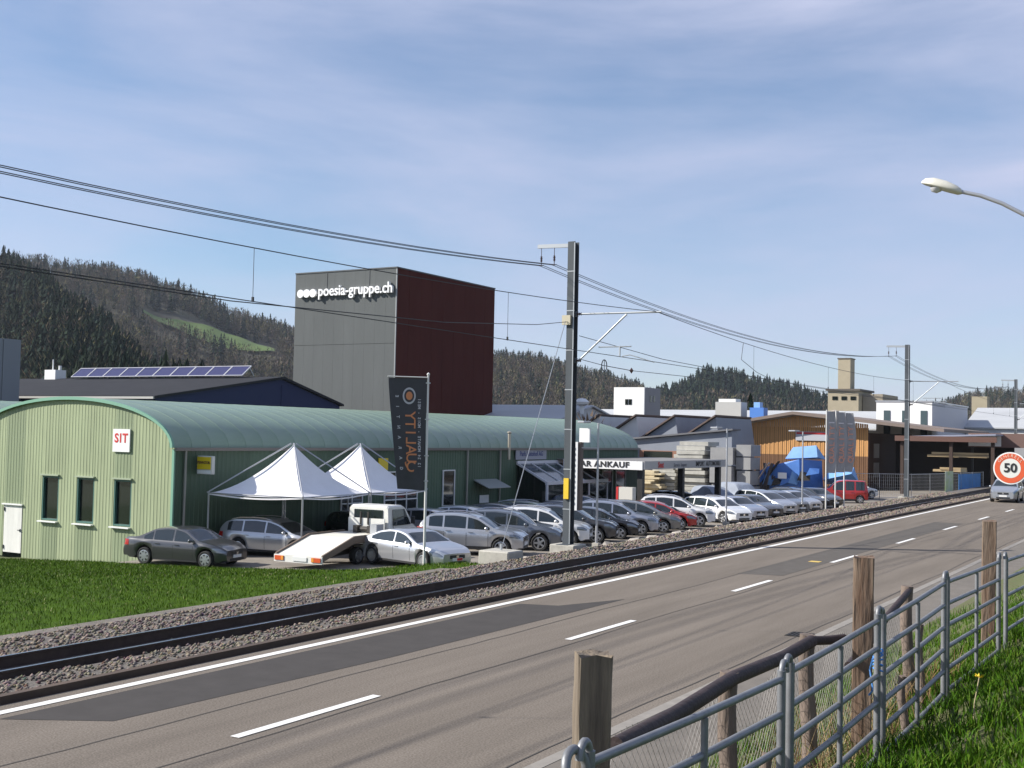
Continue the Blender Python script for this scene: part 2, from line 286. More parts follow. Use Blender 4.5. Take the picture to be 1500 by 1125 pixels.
# ---------------------------------------------------------------- green hall
HX, HY, HE, HW, HC, HR, HEND = -36.0, 34.25, 3.11, 6.3, -42.3, 2.0, 78.4
def arch(x, c=HC): d = min(1, abs(x-c)/HW); return HE + HR*math.sqrt(max(0, 1-d*d))
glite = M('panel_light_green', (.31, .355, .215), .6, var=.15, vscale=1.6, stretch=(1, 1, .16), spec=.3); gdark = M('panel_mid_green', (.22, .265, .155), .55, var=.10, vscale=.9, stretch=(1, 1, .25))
gshade = M('panel_shaded_green', (.058, .10, .06), .6, var=.12, vscale=.8, stretch=(1, 1, .2)); groof = M('roof_green', (.19, .27, .195), .38, var=.10, vscale=.5, stretch=(1, .3, 1), spec=.6)  # side wall green is darkened: the wall's shade is put into its colour
whitem = M('white_paint', (.75, .75, .73), .5, var=.06, vscale=3); dglass = M('dark_glass', (.012, .016, .014), .06, spec=.8); alu = M('aluminium', (.5, .51, .53), .4, metal=.7)
gtrim = M('trim_green', (.18, .36, .26), .5); greyp = M('grey_sheet', (.4, .41, .42), .5, var=.06, vscale=2)
hall = thing('green_hall', 'long green barrel roofed hall with ribbed metal walls', 'building', (HC, HY, -1.3))
def ribbed(x0, x1, zb, zt, mat, name='wall_panel', y=HY, par=hall, pitch=.19, d=.011):
    xs = []; k = x0
    while k < x1 - 1e-4:
        for a, o in ((0, 0), (.5, 0), (.62, d), (.88, d)):
            if k + a*pitch < x1: xs.append((k + a*pitch, o))
        k += pitch
    xs.append((x1, 0)); f = zt if callable(zt) else (lambda q: zt)
    return MB().grid([[(x, y-o, zb) for x, o in xs], [(x, y-o, f(x)) for x, o in xs]]).build(name, mat, par)
wins = [(-43.93, -42.85), (-41.7, -40.62), (-39.43, -38.38)]
cols = [(-48.6, -46.45, 0), (-46.45, -45.15, 2), (-45.15, -43.93, 0), (-43.93, -42.85, 1), (-42.85, -41.7, 0), (-41.7, -40.62, 1), (-40.62, -39.43, 0), (-39.43, -38.38, 3), (-38.38, HX, 0)]
AT = lambda x: arch(x) - .02
for x0, x1, k in cols:
    if k == 0: ribbed(x0, x1, -1.9, AT, glite)
    elif k == 2: ribbed(x0, x1, .36, AT, gdark)
    else: ribbed(x0, x1, -1.9, -.2, gdark); ribbed(x0, x1, 1.74, AT, gdark if k == 3 else glite)
for x0, x1 in wins:
    w = MB()
    for a, b_, c, d_ in ((x0, x0+.07, -.18, 1.72), (x1-.07, x1, -.18, 1.72), (x0+.07, x1-.07, 1.65, 1.72), (x0+.07, x1-.07, -.18, -.11)): w.box(((a+b_)/2, HY+.08, (c+d_)/2), (b_-a, .14, d_-c))
    w = w.build('window', M('frame_teal', (.05, .13, .11), .5), hall)
    MB().box(((x0+x1)/2, HY+.13, .77), (x1-x0-.14, .02, 1.76)).build('pane', dglass, w)
    MB().box(((x0+x1)/2-.02, HY-.05, -.235), (x1-x0+.12, .22, .05)).build('sill', whitem, w)
    MB().box(((x0+x1)/2, HY-.04, 1.765), (x1-x0+.1, .14, .06)).build('lintel_flashing', M('flashing', (.33, .38, .27), .5), w)
dr = MB().box((-45.8, HY+.02, -.69), (1.2, .06, 2.06)).build('door', M('door_white', (.68, .67, .63), .55, var=.14, vscale=1.2, stretch=(2, 2, .3)), hall)
MB().box((-45.32, HY-.05, -.72), (.16, .05, .03)).box((-45.27, HY-.02, -.72), (.04, .03, .12)).build('handle', M('black_plastic', (.02, .02, .02), .5), dr)
for z in (.16, -1.5): MB().box((-46.37, HY-.03, z), (.05, .05, .16)).build('hinge', M('black_plastic', (.02, .02, .02), .5), dr)
MB().box((-45.8, HY-.04, .39), (1.36, .12, .06)).build('lintel_flashing', whitem, dr)
# roof vault with an edge trim
ang = np.linspace(0, math.pi, 37)
def vault(c, y0, y1, name, par, step=1.05):
    mb = MB(); yl = list(np.arange(y0, y1, step)) + [y1]
    for a, b_ in zip(yl[:-1], yl[1:]):      # sheets with a small standing seam between them
        mb.grid([[(c + (HW+o)*math.cos(t), y, HE + (HR+o)*math.sin(t)) for t in ang] for y, o in ((a, .0), (a, .008), (a+.03, .008), (a+.05, .0), (b_, .0))])
    return mb.build(name, groof, par, smooth=35)
vault(HC, HY-.12, HEND, 'roof', hall)
MB().grid([[(HC + (HW+o)*math.cos(t), y, HE + (HR+o)*math.sin(t)) for t in ang] for o, y in ((-.1, HY-.10), (-.1, HY-.16), (.035, HY-.16), (.035, HY-.05))]).build('roof_edge_trim', gtrim, hall, smooth=40)
MB().grid([[(HC + HW*math.cos(t)*.995, HEND-.02, HE + HR*math.sin(t)*.995) for t in ang], [(HC + HW*math.cos(t), HEND-.02, -1.4) for t in ang]]).build('end_wall', gshade, hall)
# side wall along the lot
def ribbed_side(y0, y1, zb, zt, mat, pitch=.25, d=.015):
    pts = []; k = y0
    while k < y1 - 1e-4:
        for a, o in ((0, 0), (.5, 0), (.62, d), (.88, d)):
            if k + a*pitch < y1: pts.append((k + a*pitch, o))
        k += pitch
    pts.append((y1, 0)); return MB().grid([[(HX+o, y, zb) for y, o in pts], [(HX+o, y, zt) for y, o in pts]]).build('side_wall_panel', mat, hall)
gs2 = M('panel_shaded_green_pale', (.072, .12, .073), .6, var=.1, vscale=.8, stretch=(1, 1, .2))  # slightly paler sheets of the same shade-darkened green
for k, (a, b_) in enumerate([(HY, 38.6), (38.6, 43), (43, 47.5), (47.5, 52), (52, 56), (56, 60.4), (60.4, 65), (65, 69.5), (69.5, 74), (74, HEND)]): ribbed_side(a, b_, -1.4, HE-.02, gs2 if k % 3 == 1 else gshade)
MB().box((HX+.0, HY-.035, .75), (.12, .07, 4.6)).build('corner_trim', gtrim, hall)
MB().bar((HX+.12, HY-.05, HE-.06), (HX+.12, HEND, HE-.06), .16, .13).build('gutter', M('gutter_brown', (.16, .14, .12), .5), hall)
for y in (34.75, 55.7, 59.2): MB().tube([(HX+.12, y, HE-.1), (HX+.1, y, -1.2)], .055, 8).build('downpipe', M('pipe_grey', (.30, .29, .26), .45, metal=.3), hall, smooth=50)
fl = MB().tube([(HX+.45, 59.6, 2.45), (HX+.45, 59.6, 3.95)], .085, 10).build('flue_pipe', M('flue_steel', (.5, .45, .36), .4, metal=.6), hall, smooth=50)
MB().lathe([(.0, .16), (.13, .1), (.13, .04), (.09, 0)], 10, c=(HX+.45, 59.6, 3.95)).build('cap', M('flue_steel', (.5, .45, .36), .4, metal=.6), fl)
def side_window(y0, y1, z0, z1, nx, nz):
    w = MB(); t = .06
    for i in range(nx+1): y = lerp(y0, y1, i/nx); w.box((HX+.06, y, (z0+z1)/2), (.07, t, z1-z0+t))
    for j in range(nz+1): z = lerp(z0, z1, j/nz); w.box((HX+.065, (y0+y1)/2, z), (.07, y1-y0-t, t))
    w = w.build('window', whitem, hall)
    for i in range(nx):
        for j in range(nz): MB().box((HX+.045, lerp(y0, y1, (i+.5)/nx), lerp(z0, z1, (j+.5)/nz)), (.02, (y1-y0)/nx-t, (z1-z0)/nz-t)).build('pane', dglass, w)
side_window(53.4, 54.5, .0, 1.9, 1, 1); side_window(48.2, 51.0, -.2, 1.9, 3, 3); side_window(44.8, 46.4, -.3, 1.2, 2, 2)
for y in (70.5, 72.6, 74.7): side_window(y, y+1.5, -.9, 1.6, 1, 1)
aw = MB().prism([(0, 1.35), (1.0, .92), (1.0, .88), (0, 1.28)], lambda a, b_: (HX+.04+a, 56.5, b_), lambda a, b_: (HX+.04+a, 58.9, b_)).build('door_awning', M('awning_grey', (.28, .3, .29), .5), hall)
MB().box((HX+.06, 57.6, -.1), (.04, .95, 1.1)).build('notice_board', whitem, hall)
# glazed porch
po = MB()
for y in np.linspace(61.2, 69.2, 6): po.bar((HX+.05, y, 2.2), (HX+2.1, y, 1.15), .07, .12)
po.bar((HX+.06, 61.2, 2.25), (HX+.06, 69.2, 2.25), .1, .2); po.bar((HX+2.1, 61.15, 1.1), (HX+2.1, 69.25, 1.1), .14, .2)
for y in (61.25, 64, 66.6, 69.15): po.box((HX+2.1, y, -.08), (.12, .12, 2.2))
po = po.build('porch_frame', M('porch_white', (.62, .63, .66), .5), hall)
for a, b_ in zip(np.linspace(61.2, 69.2, 6)[:-1], np.linspace(61.2, 69.2, 6)[1:]): MB().bar((HX+.1, (a+b_)/2, 2.17), (HX+2.05, (a+b_)/2, 1.17), 1.5, .02).build('roof_pane', M('porch_glass', (.06, .08, .09), .08, spec=.9), po)
for a, b_ in ((61.25, 64), (64, 66.6), (66.6, 69.15)): MB().box((HX+2.1, (a+b_)/2, -.1), (.02, b_-a-.14, 2.1)).build('front_pane', dglass, po)
MB().add([(HX+.06, 61.22, -1.2), (HX+2.05, 61.22, -1.2), (HX+2.05, 61.22, 1.05), (HX+.06, 61.22, 2.1)], [(0, 1, 2, 3)]).build('side_pane', dglass, po)
hall2 = thing('green_hall', 'second green barrel vault set behind the front gable', 'building', (-55, 38, -1.3))
vault(HC-2*HW-.1, 35.6, 72, 'roof', hall2)
MB().grid([[(HC-2*HW-.1 + HW*math.cos(t)*.99, 35.7, HE + HR*math.sin(t)*.99) for t in ang], [(HC-2*HW-.1 + HW*math.cos(t), 35.7, -1.9) for t in ang]]).build('front_wall', glite, hall2)
# signs on the hall
red = M('sign_red', (.55, .03, .03), .5); ink = M('sign_black', (.02, .02, .022), .5); signw = M('sign_white', (.8, .8, .79), .45)
sg = thing('wall_sign', 'white square sign with red letters on the green gable', 'sign', (-39.0, HY-.06, 3.35)); MB().box((-39.0, HY-.06, 3.34), (1.0, .05, .94)).build('board', signw, sg)
text('lettering', 'SIT', .52, (-39.0, HY-.09, 3.42), (1, 0, 0), (0, 0, 1), red, sg, bold=.016, sx=1.0, spc=1.2)
sg = thing('box_sign', 'yellow illuminated box sign on the shaded hall side', 'sign', (HX+.6, 35.5, 2.1))
MB().box((HX+.5, 35.5, 2.42), (.82, .2, .74)).build('casing', M('casing_grey', (.55, .55, .52), .5), sg, bevel=.02)
MB().box((HX+.5, 35.385, 2.5), (.74, .02, .5)).build('yellow_face', M('sign_yellow', (.75, .55, .02), .4), sg); MB().box((HX+.5, 35.385, 2.14), (.74, .018, .14)).build('white_face', signw, sg)
text('lettering', 'PENNZOIL', .15, (HX+.5, 35.37, 2.52), (1, 0, 0), (0, 0, 1), M('sign_brownblack', (.12, .04, .03), .5), sg, bold=.005); MB().bar((HX, 35.5, 2.42), (HX+.1, 35.5, 2.42), .06, .06).build('bracket', alu, sg)
sg = thing('name_board', 'grey name board above the glazed porch', 'sign', (HX+.1, 62.8, 2.4)); MB().box((HX+.1, 62.8, 2.76), (.06, 3.7, .68)).build('board', M('board_grey', (.30, .31, .36), .5), sg)
text('lettering', 'Park Autohof AG', .4, (HX+.14, 62.8, 2.76), (0, 1, 0), (0, 0, 1), M('board_blue', (.05, .07, .2), .5), sg, bold=.008)
sg = thing('small_wall_sign', 'small yellow sign on the hall wall behind the black flag', 'sign', (HX+.1, 47.9, 2.2)); MB().box((HX+.08, 48.0, 2.3), (.06, .75, .6)).build('board', M('sign_yellow', (.75, .55, .02), .4), sg)
# purchase canopy
can = thing('canopy', 'flat canopy with lettered fascia projecting from the hall', 'canopy', (-33, 73, -1.1))
MB().box((-33.0, 73.2, 2.42), (6.0, 14.0, .06)).build('roof_slab', M('canopy_roof', (.2, .19, .18), .7), can)
MB().box((-30.0, 73.2, 2.2), (.12, 14.1, .5)).build('side_fascia', M('fascia_grey', (.40, .39, .38), .5), can)
MB().box((-32.75, 66.15, 2.18), (5.4, .12, .52)).build('front_fascia', signw, can)
dk = M('post_black', (.025, .024, .024), .5)
for x, y in ((-30.4, 66.7), (-30.4, 73), (-30.4, 79.6)): MB().box((x, y, .55), (.35, .35, 3.4)).build('post', dk, can)
text('lettering', 'BAR ANKAUF', .47, (-32.75, 66.07, 2.19), (1, 0, 0), (0, 0, 1), ink, can, bold=.017, sx=1.2, spc=1.1)
text('lettering', 'Seat', .5, (-29.92, 68.6, 2.2), (0, 1, 0), (0, 0, 1), red, can, bold=.014); text('lettering', 'Service  Import', .34, (-29.92, 71.7, 2.17), (0, 1, 0), (0, 0, 1), M('fascia_ink', (.13, .13, .16), .5), can)
text('lettering', 'IMPORT  AUTOMOBILE', .44, (-29.92, 76.6, 2.2), (0, 1, 0), (0, 0, 1), ink, can, bold=.004)
st = thing('info_stand', 'white and red display stand under the canopy', 'stand', (-30.7, 65.0, -1.1)); MB().box((-30.6, 65.2, -.1), (.9, .5, 2.0)).build('panel', M('stand_cream', (.6, .58, .52), .5), st); MB().box((-31.14, 65.19, -.1), (.14, .52, 2.01)).build('red_edge', red, st)
# party tents
canvas = M('tent_canvas', (.80, .79, .80), .7, var=.04, vscale=1.5); steel = M('galvanised_steel', (.42, .43, .45), .38, metal=.75)
def tent(F, L, B, Rr, label, z0=1.3, zp=3.3):
    cx, cy = (F[0]+B[0])/2, (F[1]+B[1])/2; t = thing('party_tent', label, 'tent', (cx, cy, -1.1), group=None); mb = MB(); cs = [F, Rr, B, L]; n = 12
    ctr = Vector((cx, cy, zp))
    for i in range(4):
        a, b_ = Vector((*cs[i], z0)), Vector((*cs[(i+1) % 4], z0)); rows = []
        for j in range(n+1):
            k = j/n; row = []
            for q in range(13):
                e = a.lerp(b_, q/12); e.z -= .05*math.sin(math.pi*q/12)*(1-k) ; p = e.lerp(ctr, k)
                p.z = z0 + (zp-z0) * (k**1.75*.82 + k*.18) - .06*math.sin(math.pi*q/12)*(1-k)
                inn = .10*math.sin(math.pi*q/12)*math.sin(math.pi*k); row.append(tuple(p.lerp(Vector((cx, cy, p.z)), inn)))
            rows.append(row)
        mb.grid(rows)
    mb.build('canopy', canvas, t, smooth=25)
    v = MB()
    for i in range(4):
        a, b_ = Vector((*cs[i], 0)), Vector((*cs[(i+1) % 4], 0)); v.grid([[tuple(a.lerp(b_, q/12) + Vector((0, 0, z0 - .055*math.sin(math.pi*q/12)*2 + h))) for q in range(13)] for h in (.0, -.06)])
    v.build('valance', canvas, t)
    for i in range(4):
        p = Vector((*cs[i], 0)); MB().tube([(p.x, p.y, lot_z(p.x)), (p.x, p.y, z0+.05)], .04, 8).build('leg', steel, t, smooth=50)
        e = p + (p - Vector((cx, cy, 0)))*.02; MB().tube([(e.x, e.y, z0+.02), (lerp(e.x, cx, .97), lerp(e.y, cy, .97), zp+.06)], .03, 6).build('rafter', steel, t, smooth=50)
    for i in range(4): a, b_ = cs[i], cs[(i+1) % 4]; MB().tube([(*a, z0+.0), (*b_, z0+.0)], .025, 6).build('edge_tube', steel, t)
    return t
tent((-30.7, 35.9), (-35.25, 35.45), (-35.5, 40.2), (-31.1, 40.6), 'white peaked tent over the silver estate car')
tent((-31.1, 40.75), (-35.5, 40.35), (-35.7, 45.0), (-31.4, 45.3), 'white peaked tent nearer the black banner, next to the first')
# ---------------------------------------------------------------- cars
tyre_m = M('tyre_rubber', (.018, .018, .018), .85); rim_m = M('alloy_rim', (.55, .56, .58), .3, metal=.85); rimdk = M('wheel_shadow', (.02, .02, .02), .8)
cglass = M('car_glass', (.02, .027, .03), .04, spec=.9); trim = M('black_trim', (.022, .022, .023), .55); lampm = M('headlamp', (.22, .24, .27), .1, metal=.5, spec=.9); tail = M('tail_lamp', (.35, .012, .01), .2)
plate = M('number_plate', (.72, .72, .7), .5); chrome = M('chrome', (.7, .7, .72), .15, metal=1.)
def paint(name, c, metal=.35): return M('paint_' + name, c, .28, metal=metal, coat=1.0)
P_ = dict(silver=paint('silver', (.50, .51, .53), .6), dgrey=paint('dark_grey', (.075, .075, .08), .5), white=paint('white', (.78, .78, .77), 0), black=paint('black', (.012, .012, .015), .2), red=paint('red', (.42, .02, .018), .15), grey=paint('warm_grey', (.24, .235, .22), .5), green=paint('dark_green', (.05, .075, .05), .3), blue=paint('dark_blue', (.02, .03, .06), .4), lgrey=paint('light_silver', (.42, .44, .47), .6), steelb=paint('blue_grey', (.16, .175, .20), .5), lilac=paint('pale_grey_blue', (.40, .42, .48), .6))
SPEC = dict(
 sedan=dict(L=4.55, W=.875, r=.315, fo=.80, wb=2.72, sill=.20, prof=[(0,.55),(.03,.82),(.10,.98),(.75,1.03),(1.45,1.37),(1.95,1.43),(2.45,1.42),(2.8,1.34),(3.4,.97),(4.1,.85),(4.43,.75),(4.55,.63)], belt=(.93,.86), rw=(.75,1.42), ws=(2.78,3.42), win=[(1.0,1.38),(1.45,2.28),(2.36,3.25)]),
 coupe4=dict(L=4.91, W=.93, r=.335, fo=.86, wb=2.85, sill=.20, prof=[(0,.52),(.04,.80),(.14,.93),(.75,1.0),(1.55,1.30),(2.1,1.38),(2.6,1.37),(3.0,1.28),(3.65,.95),(4.4,.83),(4.79,.73),(4.91,.61)], belt=(.93,.84), rw=(.78,1.5), ws=(2.98,3.68), win=[(1.15,2.38),(2.46,3.4)]),
 suv=dict(L=4.45, W=.915, r=.365, fo=.87, wb=2.69, sill=.27, prof=[(0,.62),(.03,.95),(.12,1.2),(.42,1.58),(.75,1.67),(1.6,1.70),(2.25,1.64),(2.62,1.54),(3.32,1.12),(4.1,1.0),(4.34,.91),(4.45,.77)], belt=(1.15,.98), rw=(.1,.45), ws=(2.6,3.34), win=[(.55,1.12),(1.2,2.1),(2.18,3.1)], rails=1),
 hatch=dict(L=4.3, W=.885, r=.325, fo=.86, wb=2.62, sill=.21, prof=[(0,.55),(.03,.85),(.12,1.05),(.5,1.38),(.85,1.46),(1.6,1.51),(2.2,1.46),(2.6,1.36),(3.3,.99),(3.95,.87),(4.19,.79),(4.3,.66)], belt=(.98,.88), rw=(.12,.55), ws=(2.58,3.32), win=[(.62,1.1),(1.18,2.05),(2.13,3.1)]),
 estate=dict(L=4.62, W=.885, r=.325, fo=.88, wb=2.68, sill=.20, prof=[(0,.55),(.03,.9),(.1,1.1),(.4,1.38),(.75,1.46),(1.8,1.50),(2.45,1.46),(2.9,1.34),(3.6,.97),(4.25,.85),(4.5,.76),(4.62,.63)], belt=(.95,.88), rw=(.1,.42), ws=(2.86,3.62), win=[(.5,1.2),(1.28,2.28),(2.36,3.38)], rails=1),
 mpv=dict(L=4.45, W=.90, r=.33, fo=.88, wb=2.68, sill=.21, prof=[(0,.55),(.03,.95),(.12,1.25),(.35,1.53),(.7,1.61),(1.6,1.63),(2.3,1.55),(2.75,1.40),(3.55,1.02),(4.12,.88),(4.35,.81),(4.45,.69)], belt=(1.02,.92), rw=(.1,.38), ws=(2.6,3.5), win=[(.5,1.1),(1.18,2.1),(2.18,3.25)]),
 van=dict(L=4.0, W=.84, r=.30, fo=.78, wb=2.6, sill=.22, prof=[(0,.55),(.02,1.0),(.05,1.5),(.12,1.74),(.3,1.82),(1.6,1.85),(2.2,1.80),(2.5,1.68),(3.05,1.14),(3.7,.97),(3.91,.88),(4.0,.74)], belt=(1.02,.98), rw=(-1,-1), ws=(2.48,3.08), win=[(.28,.95),(1.08,1.72),(1.85,2.72)]))
_wheel = {}
def wheel_meshes(r, spokes):
    if (r, spokes) in _wheel: return _wheel[(r, spokes)]
    t = MB().lathe([(r*.66, -.1), (r*.9, -.115), (r*.98, -.09), (r, -.05), (r, .05), (r*.98, .09), (r*.9, .115), (r*.66, .1)], 24, 'y').mesh('wheel', 40); t.materials.append(tyre_m)
    m = MB().lathe([(r*.69, -.09), (r*.69, .105), (r*.62, .108), (r*.60, .07)], 24, 'y'); ns = spokes; rr = r*.63
    for k in range(ns):
        a = 2*math.pi*k/ns; d = Vector((math.cos(a), 0, math.sin(a))); m.bar(d*.03 + Vector((0, .088, 0)), d*rr + Vector((0, .085, 0)), .035, 2.2*r/ns if ns > 7 else .085, upv=d.cross(Vector((0, 1, 0))))
    m.lathe([(.0, .105), (.07, .1), (.075, .07)], 12, 'y'); g = m.mesh('rim', 40); g.materials.append(rim_m)
    b_ = MB().lathe([(0, .03), (r*.66, .03)], 20, 'y').mesh('shade_disc'); b_.materials.append(rimdk); _wheel[(r, spokes)] = (t, g, b_); return _wheel[(r, spokes)]  # black disc behind the spokes, its colour standing in for wheel shade
def car(kind, pmat, label, fw, hd, spokes=5, group='cars parked on the dealer lot', name='parked_car', z=None, by='wheel', plate_red=False, cover=None, cat='car'):
    s = SPEC[kind]; L, W, r, fo, wb = s['L'], s['W'], s['r'], s['fo'], s['wb']; hd = Vector((*hd, 0)).normalized(); rg = Vector((hd.y, -hd.x, 0)); xf = L/2 - fo; xr_ = xf - wb
    p = Vector((fw[0], fw[1], 0)); c = p - hd*xf - rg*(W-.1) if by == 'wheel' else p
    c.z = lot_z(c.x) if z is None else z
    root = thing(name, label, cat, c, math.atan2(hd.y, hd.x), group)
    fx = np.arange(0, L, .02); pz = np.interp(fx, [a for a, _ in s['prof']], [b_ for _, b_ in s['prof']]); k = 11; pz = np.convolve(np.pad(pz, k//2, 'edge'), np.ones(k)/k, 'valid')
    ZT = lambda x: float(np.interp(x, fx, pz))
    def PW(x):
        a = max(0, (x-(L-1.0))/1.0); b_ = max(0, (.8-x)/.8); return W*(1 - .26*a**2.6 - .14*b_**2.6)
    BL = lambda x: min(lerp(s['belt'][0], s['belt'][1], x/L), ZT(x) - .06)
    wc = [fo and L-fo, L-fo-wb]; ar = r + .055
    def ZB(x):
        zb = s['sill'] + (.06 if x > L-.25 or x < .25 else 0)
        for w in wc:
            d = abs(x-w)
            if d < ar: zb = max(zb, r + math.sqrt(ar*ar-d*d))
        return zb
    tm = .30 if kind != 'van' else .12
    def sec(x):
        w, zb, bl, zt = PW(x), ZB(x), BL(x), ZT(x); zb = min(zb, bl-.06); h = zt-bl; kk = min(1, h/.3); yt = .95*w - tm*h
        return [(0, zb), (.80*w, zb), (.955*w, zb+.035), (.985*w, lerp(zb, bl, .35)), (w, lerp(zb, bl, .62)), (.985*w, bl-.05), (.95*w, bl), (.95*w-.33*tm*h, bl+.33*h), (.95*w-.66*tm*h, bl+.66*h), (.95*w-.92*tm*h, bl+.90*h), (yt-.055*kk-.03*w, zt-.022*kk-.006), (.66*yt, zt-.006), (.33*yt, zt), (0, zt)]
    st = sorted(set([round(v, 3) for v in list(np.arange(0, L, .11)) + [L, .03, .07, L-.03, L-.07] + [w+ar*math.cos(t) for w in wc for t in np.linspace(0, math.pi, 13)] + list(s['ws']) + [v for v in s['rw'] if v > 0]]))
    secs = [sec(x) for x in st]; m = 14; full = []
    for x, q in zip(st, secs): full.append([(x-L/2, y, z_) for y, z_ in q] + [(x-L/2, -y, z_) for y, z_ in q[-2:0:-1]])
    nn = len(full[0]); vs = [p_ for row in full for p_ in row]; body = []; wsf = []; rwf = []
    for i in range(len(st)-1):
        xm = (st[i]+st[i+1])/2
        for j in range(nn):
            f = (i*nn+j, i*nn+(j+1) % nn, (i+1)*nn+(j+1) % nn, (i+1)*nn+j); top = 10 <= j <= 15
            if top and s['ws'][0] < xm < s['ws'][1]-.06: wsf.append(f)
            elif top and s['rw'][0] < xm < s['rw'][1]-.02: rwf.append(f)
            else: body.append(f)
    body += [tuple(range(nn)), tuple(range((len(st)-1)*nn, len(st)*nn))]
    def mesh_part(nm, fs, mat, sm=38):
        used = sorted({i for f in fs for i in f}); ix = {a: b_ for b_, a in enumerate(used)}; mb = MB(); mb.add([vs[i] for i in used], [tuple(ix[i] for i in f) for f in fs]); return mb.build(nm, mat, root, smooth=sm, world=False)
    if cover is not None:
        mesh_part('cover', body + wsf + rwf, cover, 50); return root
    bd = mesh_part('body', body, pmat)
    if wsf: mesh_part('windscreen', wsf, cglass)
    if rwf: mesh_part('rear_window', rwf, cglass)
    def SY(x, z_):
        q = sec(x)[2:11]; return float(np.interp(z_, [a[1] for a in q], [a[0] for a in q]))
    def patch(nm, x0, x1, zf0, zf1, mat, off=.006, nx=8, nz=3, both=True, par=None):
        for sd in ((1, -1) if both else (-1,)):
            rows = []
            for i in range(nx+1):
                x = lerp(x0, x1, i/nx); a, b_ = zf0(x), zf1(x)
                if b_ - a < .015: continue
                rows.append([(x-L/2, sd*(SY(x, lerp(a, b_, j/nz))+off), lerp(a, b_, j/nz)) for j in range(nz+1)])
            if len(rows) > 1: MB().grid(rows).build(nm, mat, par or root, smooth=60, world=False)
    for a, b_ in s['win']: patch('side_window', a, b_, lambda x: BL(x)+.03, lambda x: ZT(x)-.10, cglass, .005, 12)
    zl = lambda o: (lambda x: BL(x)+o)
    hl = BL(L-.3)
    patch('headlight', L-.52, L-.03, lambda x: hl-.17+.10*max(0, (L-.25-x)), lambda x: min(hl-.005, BL(x)-.01), lampm, .008, 8)
    patch('taillight', .015, .3, lambda x: BL(.2)-.24, lambda x: BL(.2)-.03, tail, .007, 6)
    patch('sill_trim', wc[1]+ar+.02, wc[0]-ar-.02, lambda x: s['sill']+.0, lambda x: s['sill']+(.13 if kind in ('suv', 'van') else .07), trim, .008, 6)
    doors = [s['win'][-1][1]-.05, (s['win'][-1][0]+s['win'][-2][1])/2] + ([s['win'][-2][0]] if kind != 'coupe4' else [s['win'][0][0]+.1])
    for x in doors: patch('door_gap', x-.008, x+.008, lambda q: s['sill']+.1, lambda q: BL(q)-.005, trim, .003, 1, 5)
    for x in doors[1:]:
        for sd in (1, -1): MB().box((x-L/2+.18, sd*(SY(x+.18, BL(x)-.11)+.015), BL(x)-.11), (.19, .03, .028)).build('door_handle', pmat, root, world=False)
    gz_ = ZT(L-.04)
    MB().box((L/2+.002, 0, gz_-.14), (.02, PW(L)*1.05, .13)).build('grille', trim, root, world=False)
    MB().box((L/2+.006, 0, gz_-.14), (.02, .12, .1)).build('badge', chrome, root, world=False)
    MB().box((L/2-.0, 0, s['sill']+.12), (.03, PW(L)*1.3, .09)).build('lower_intake', trim, root, world=False)
    MB().box((L/2+.012, 0, s['sill']+.235), (.02, .5, .11)).build('number_plate', plate, root, world=False)
    if plate_red: MB().box((L/2+.026, .1, s['sill']+.235), (.01, .26, .09)).build('dealer_sticker', red, root, world=False)
    MB().box((-L/2-.008, 0, BL(.2)-.25), (.02, .5, .11)).build('rear_plate', plate, root, world=False)
    MB().box((-L/2+.0, 0, s['sill']+.16), (.04, W*1.5, .16)).build('rear_bumper_trim', trim, root, world=False)
    mxx = s['win'][-1][1]-.12
    for sd in (1, -1):
        mb = MB().lathe([(0, -.075), (.05, -.06), (.075, 0), (.06, .06), (0, .075)], 10, 'y', c=(mxx-L/2, sd*(PW(mxx)+.07), BL(mxx)+.09)); mb.build('mirror', pmat if kind != 'van' else trim, root, smooth=60, world=False)
        if s.get('rails'): MB().tube([(x-L/2, sd*(.95*PW(x)-tm*(ZT(x)-BL(x))-.09), ZT(x)+(.03 if 0 < i < 5 else -.005)) for i, x in enumerate(np.linspace(.55, 2.5, 6))], .018, 6).build('roof_rail', chrome if pmat is not P_['black'] else trim, root, world=False)
    wm = wheel_meshes(r, spokes)
    for w in wc:
        for sd in (1, -1):
            o = link(bpy.data.objects.new('wheel', wm[0]), root); o.location = (w-L/2, sd*(W-.115), r)
            if sd < 0: o.rotation_euler = (0, 0, math.pi)
            link(bpy.data.objects.new('rim', wm[1]), o); link(bpy.data.objects.new('shade_disc', wm[2]), o)
    return root
g1 = (.94, .34)
car('sedan', P_['dgrey'], 'dark grey saloon parked on the lawn edge by the green gable', (-33.45, 32.55), (.985, .16), 7, by='c')
car('estate', P_['silver'], 'silver estate car under the white tent', (-33.2, 37.25), (.985, .15), 10, by='c')
car('coupe4', P_['silver'], 'low silver four-door coupe with multi-spoke wheels beside the flagpole', (-24.6, 35.45), (.973, -.23), 16, plate_red=True)
car('suv', P_['silver'], 'silver crossover right behind the silver coupe', (-25.1, 41.6), g1, 5)
car('suv', P_['steelb'], 'blue-grey crossover between silver and white crossovers', (-25.0, 44.6), g1, 5)
car('suv', P_['white'], 'white crossover half hidden behind the steel mast', (-25.0, 47.3), g1, 6)
car('suv', P_['dgrey'], 'dark grey off-roader beside the slim lamp pole', (-24.8, 49.6), g1, 5)
car('hatch', P_['black'], 'black hatchback between dark off-roader and silver hatchback', (-24.9, 52.3), g1, 5)
car('suv', P_['lilac'], 'silver crossover between black hatchback and warm grey car', (-25.0, 54.9), g1, 6)
car('mpv', P_['grey'], 'warm grey compact people carrier next to the red car', (-24.9, 57.5), g1, 5)
car('hatch', P_['red'], 'bright red hatchback in the front row', (-25.0, 60.0), g1, 7)
